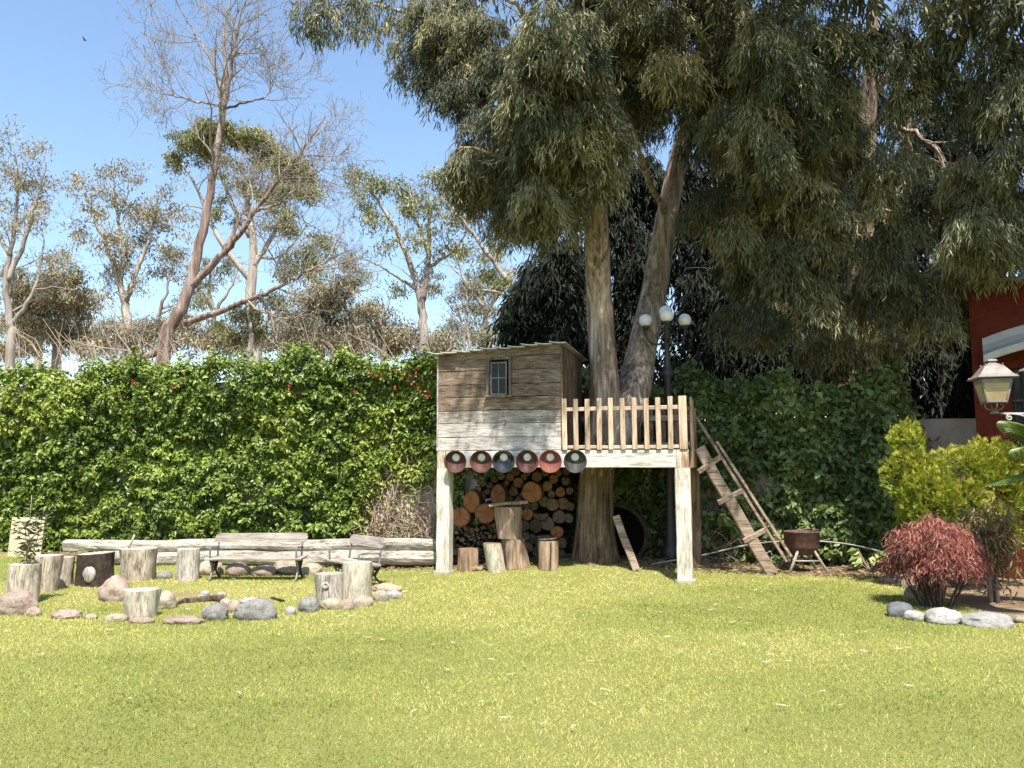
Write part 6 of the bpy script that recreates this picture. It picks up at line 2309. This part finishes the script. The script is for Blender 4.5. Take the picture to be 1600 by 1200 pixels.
# a bird high in the sky
t = empty('bird', at(133, 63, 60), 0, 'small dark bird flying high in the blue sky', 'bird')
mb = MB()
mb.lathe([(0.005, -0.16), (0.04, -0.08), (0.05, 0.0), (0.035, 0.08), (0.005, 0.14)], 10)
mb.v = [(p[2], p[0], p[1]) for p in mb.v]
for s_ in (-1, 1):
    V = [(0.05, 0, 0.02), (0.0, s_ * 0.12, 0.10), (-0.08, s_ * 0.28, 0.24), (-0.1, s_ * 0.12, 0.07), (-0.06, 0, 0.0)]
    V += [(x, y, z - 0.012) for (x, y, z) in V]
    mb.add(V, [(0, 1, 2, 3, 4), (9, 8, 7, 6, 5), (0, 5, 6, 1), (1, 6, 7, 2), (2, 7, 8, 3), (3, 8, 9, 4)])
mb.build('body', M['iron'], t)

# ------------------------------------------------------------------ lawn
# grass blades
def grass_pts(y0, y1, dens, wide):
    w0, w1 = y0 * 0.68 + 0.8, y1 * 0.68 + 0.8
    n = int((w0 + w1) * (y1 - y0) * dens)
    y = y0 + (y1 - y0) * rng.random(n)
    x = (rng.random(n) * 2 - 1) * (y * 0.68 + 0.8)
    return np.stack([x, y, np.full(n, wide)], axis=1)


GP = np.concatenate([grass_pts(2.6, 5.5, 5200, 0.0055), grass_pts(5.5, 8, 3900, 0.007), grass_pts(8, 11, 2600, 0.009), grass_pts(11, 16.4, 1500, 0.011)])
tuft = []
for (bx, by, rx, ry) in BASES:
    n_ = int(260 * (rx + ry))
    a_ = rng.random(n_) * 6.283
    q_ = 1.0 + 0.25 * np.abs(rng.normal(size=n_))
    tuft.append(np.stack([bx + np.cos(a_) * rx * q_, by + np.sin(a_) * ry * q_, np.full(n_, 0.009)], axis=1))
tuft = np.concatenate(tuft)
n_tuft = len(tuft)
GP = np.concatenate([GP, tuft])
is_tuft = np.arange(len(GP)) >= len(GP) - n_tuft
sa = soil_amt(GP[:, 0], GP[:, 1]) * np.where(is_tuft, 0.75, 1.0)
keep = (rng.random(len(GP)) > sa * 1.02) & (GP[:, 1] < wall_y(GP[:, 0]) - 0.3)
GP = GP[keep]
sa = sa[keep]
is_tuft = is_tuft[keep]
gxv, gyv = GP[:, 0], GP[:, 1]
P3 = np.stack([gxv, gyv, gxv * 0], axis=1)
patch = fbm(P3, 0.55, 21, 4)
patch2 = fbm(P3, 3.0, 31, 3)
pit = np.clip(1.25 - (((gxv + 4.6) / 2.3) ** 2 + ((gyv - 10.9) / 1.15) ** 2), 0, 1)
drydeck = np.clip(1 - np.abs(gyv - (12.2 - 0.1 * gxv)) / 0.9, 0, 1) * (gxv > -1)
dry = np.clip((patch - 0.44) * 2.2, -0.25, 0.6) + (patch2 - 0.5) * 0.75 + 0.95 * pit + 0.45 * drydeck + np.clip((gyv - 9) * 0.05, 0, 0.2)
tint = np.clip(0.42 + dry * 0.55 + rng.normal(size=len(GP)) * 0.24, 0, 1)
ln = (0.022 + 0.015 * rng.random(len(GP))) * np.where(is_tuft, 1.0 + 1.1 * rng.random(len(GP)), 1.0) * (1 - 0.25 * pit) * (1 + 0.012 * GP[:, 1])
base = np.stack([gxv, gyv, hgt(gxv, gyv) - 0.004], axis=1)
lean = rng.normal(size=(len(GP), 2)) * 1.15
D = unit(np.stack([lean[:, 0], lean[:, 1], np.ones(len(GP))], axis=1))
az = rng.random(len(GP)) * 6.283
S = np.stack([np.cos(az), np.sin(az), az * 0], axis=1) * (GP[:, 2:3] * 0.5)
V = np.stack([base - S, base + S, base + D * ln[:, None]], axis=1).reshape(-1, 3)
i = np.arange(len(GP)) * 3
g = raw_mesh('grass', V, [np.stack([i, i + 1, i + 2], axis=1)], M['grass'], tint=tint)
tag(g, 'short mown lawn grass with yellowing patches', 'grass', kind='stuff')
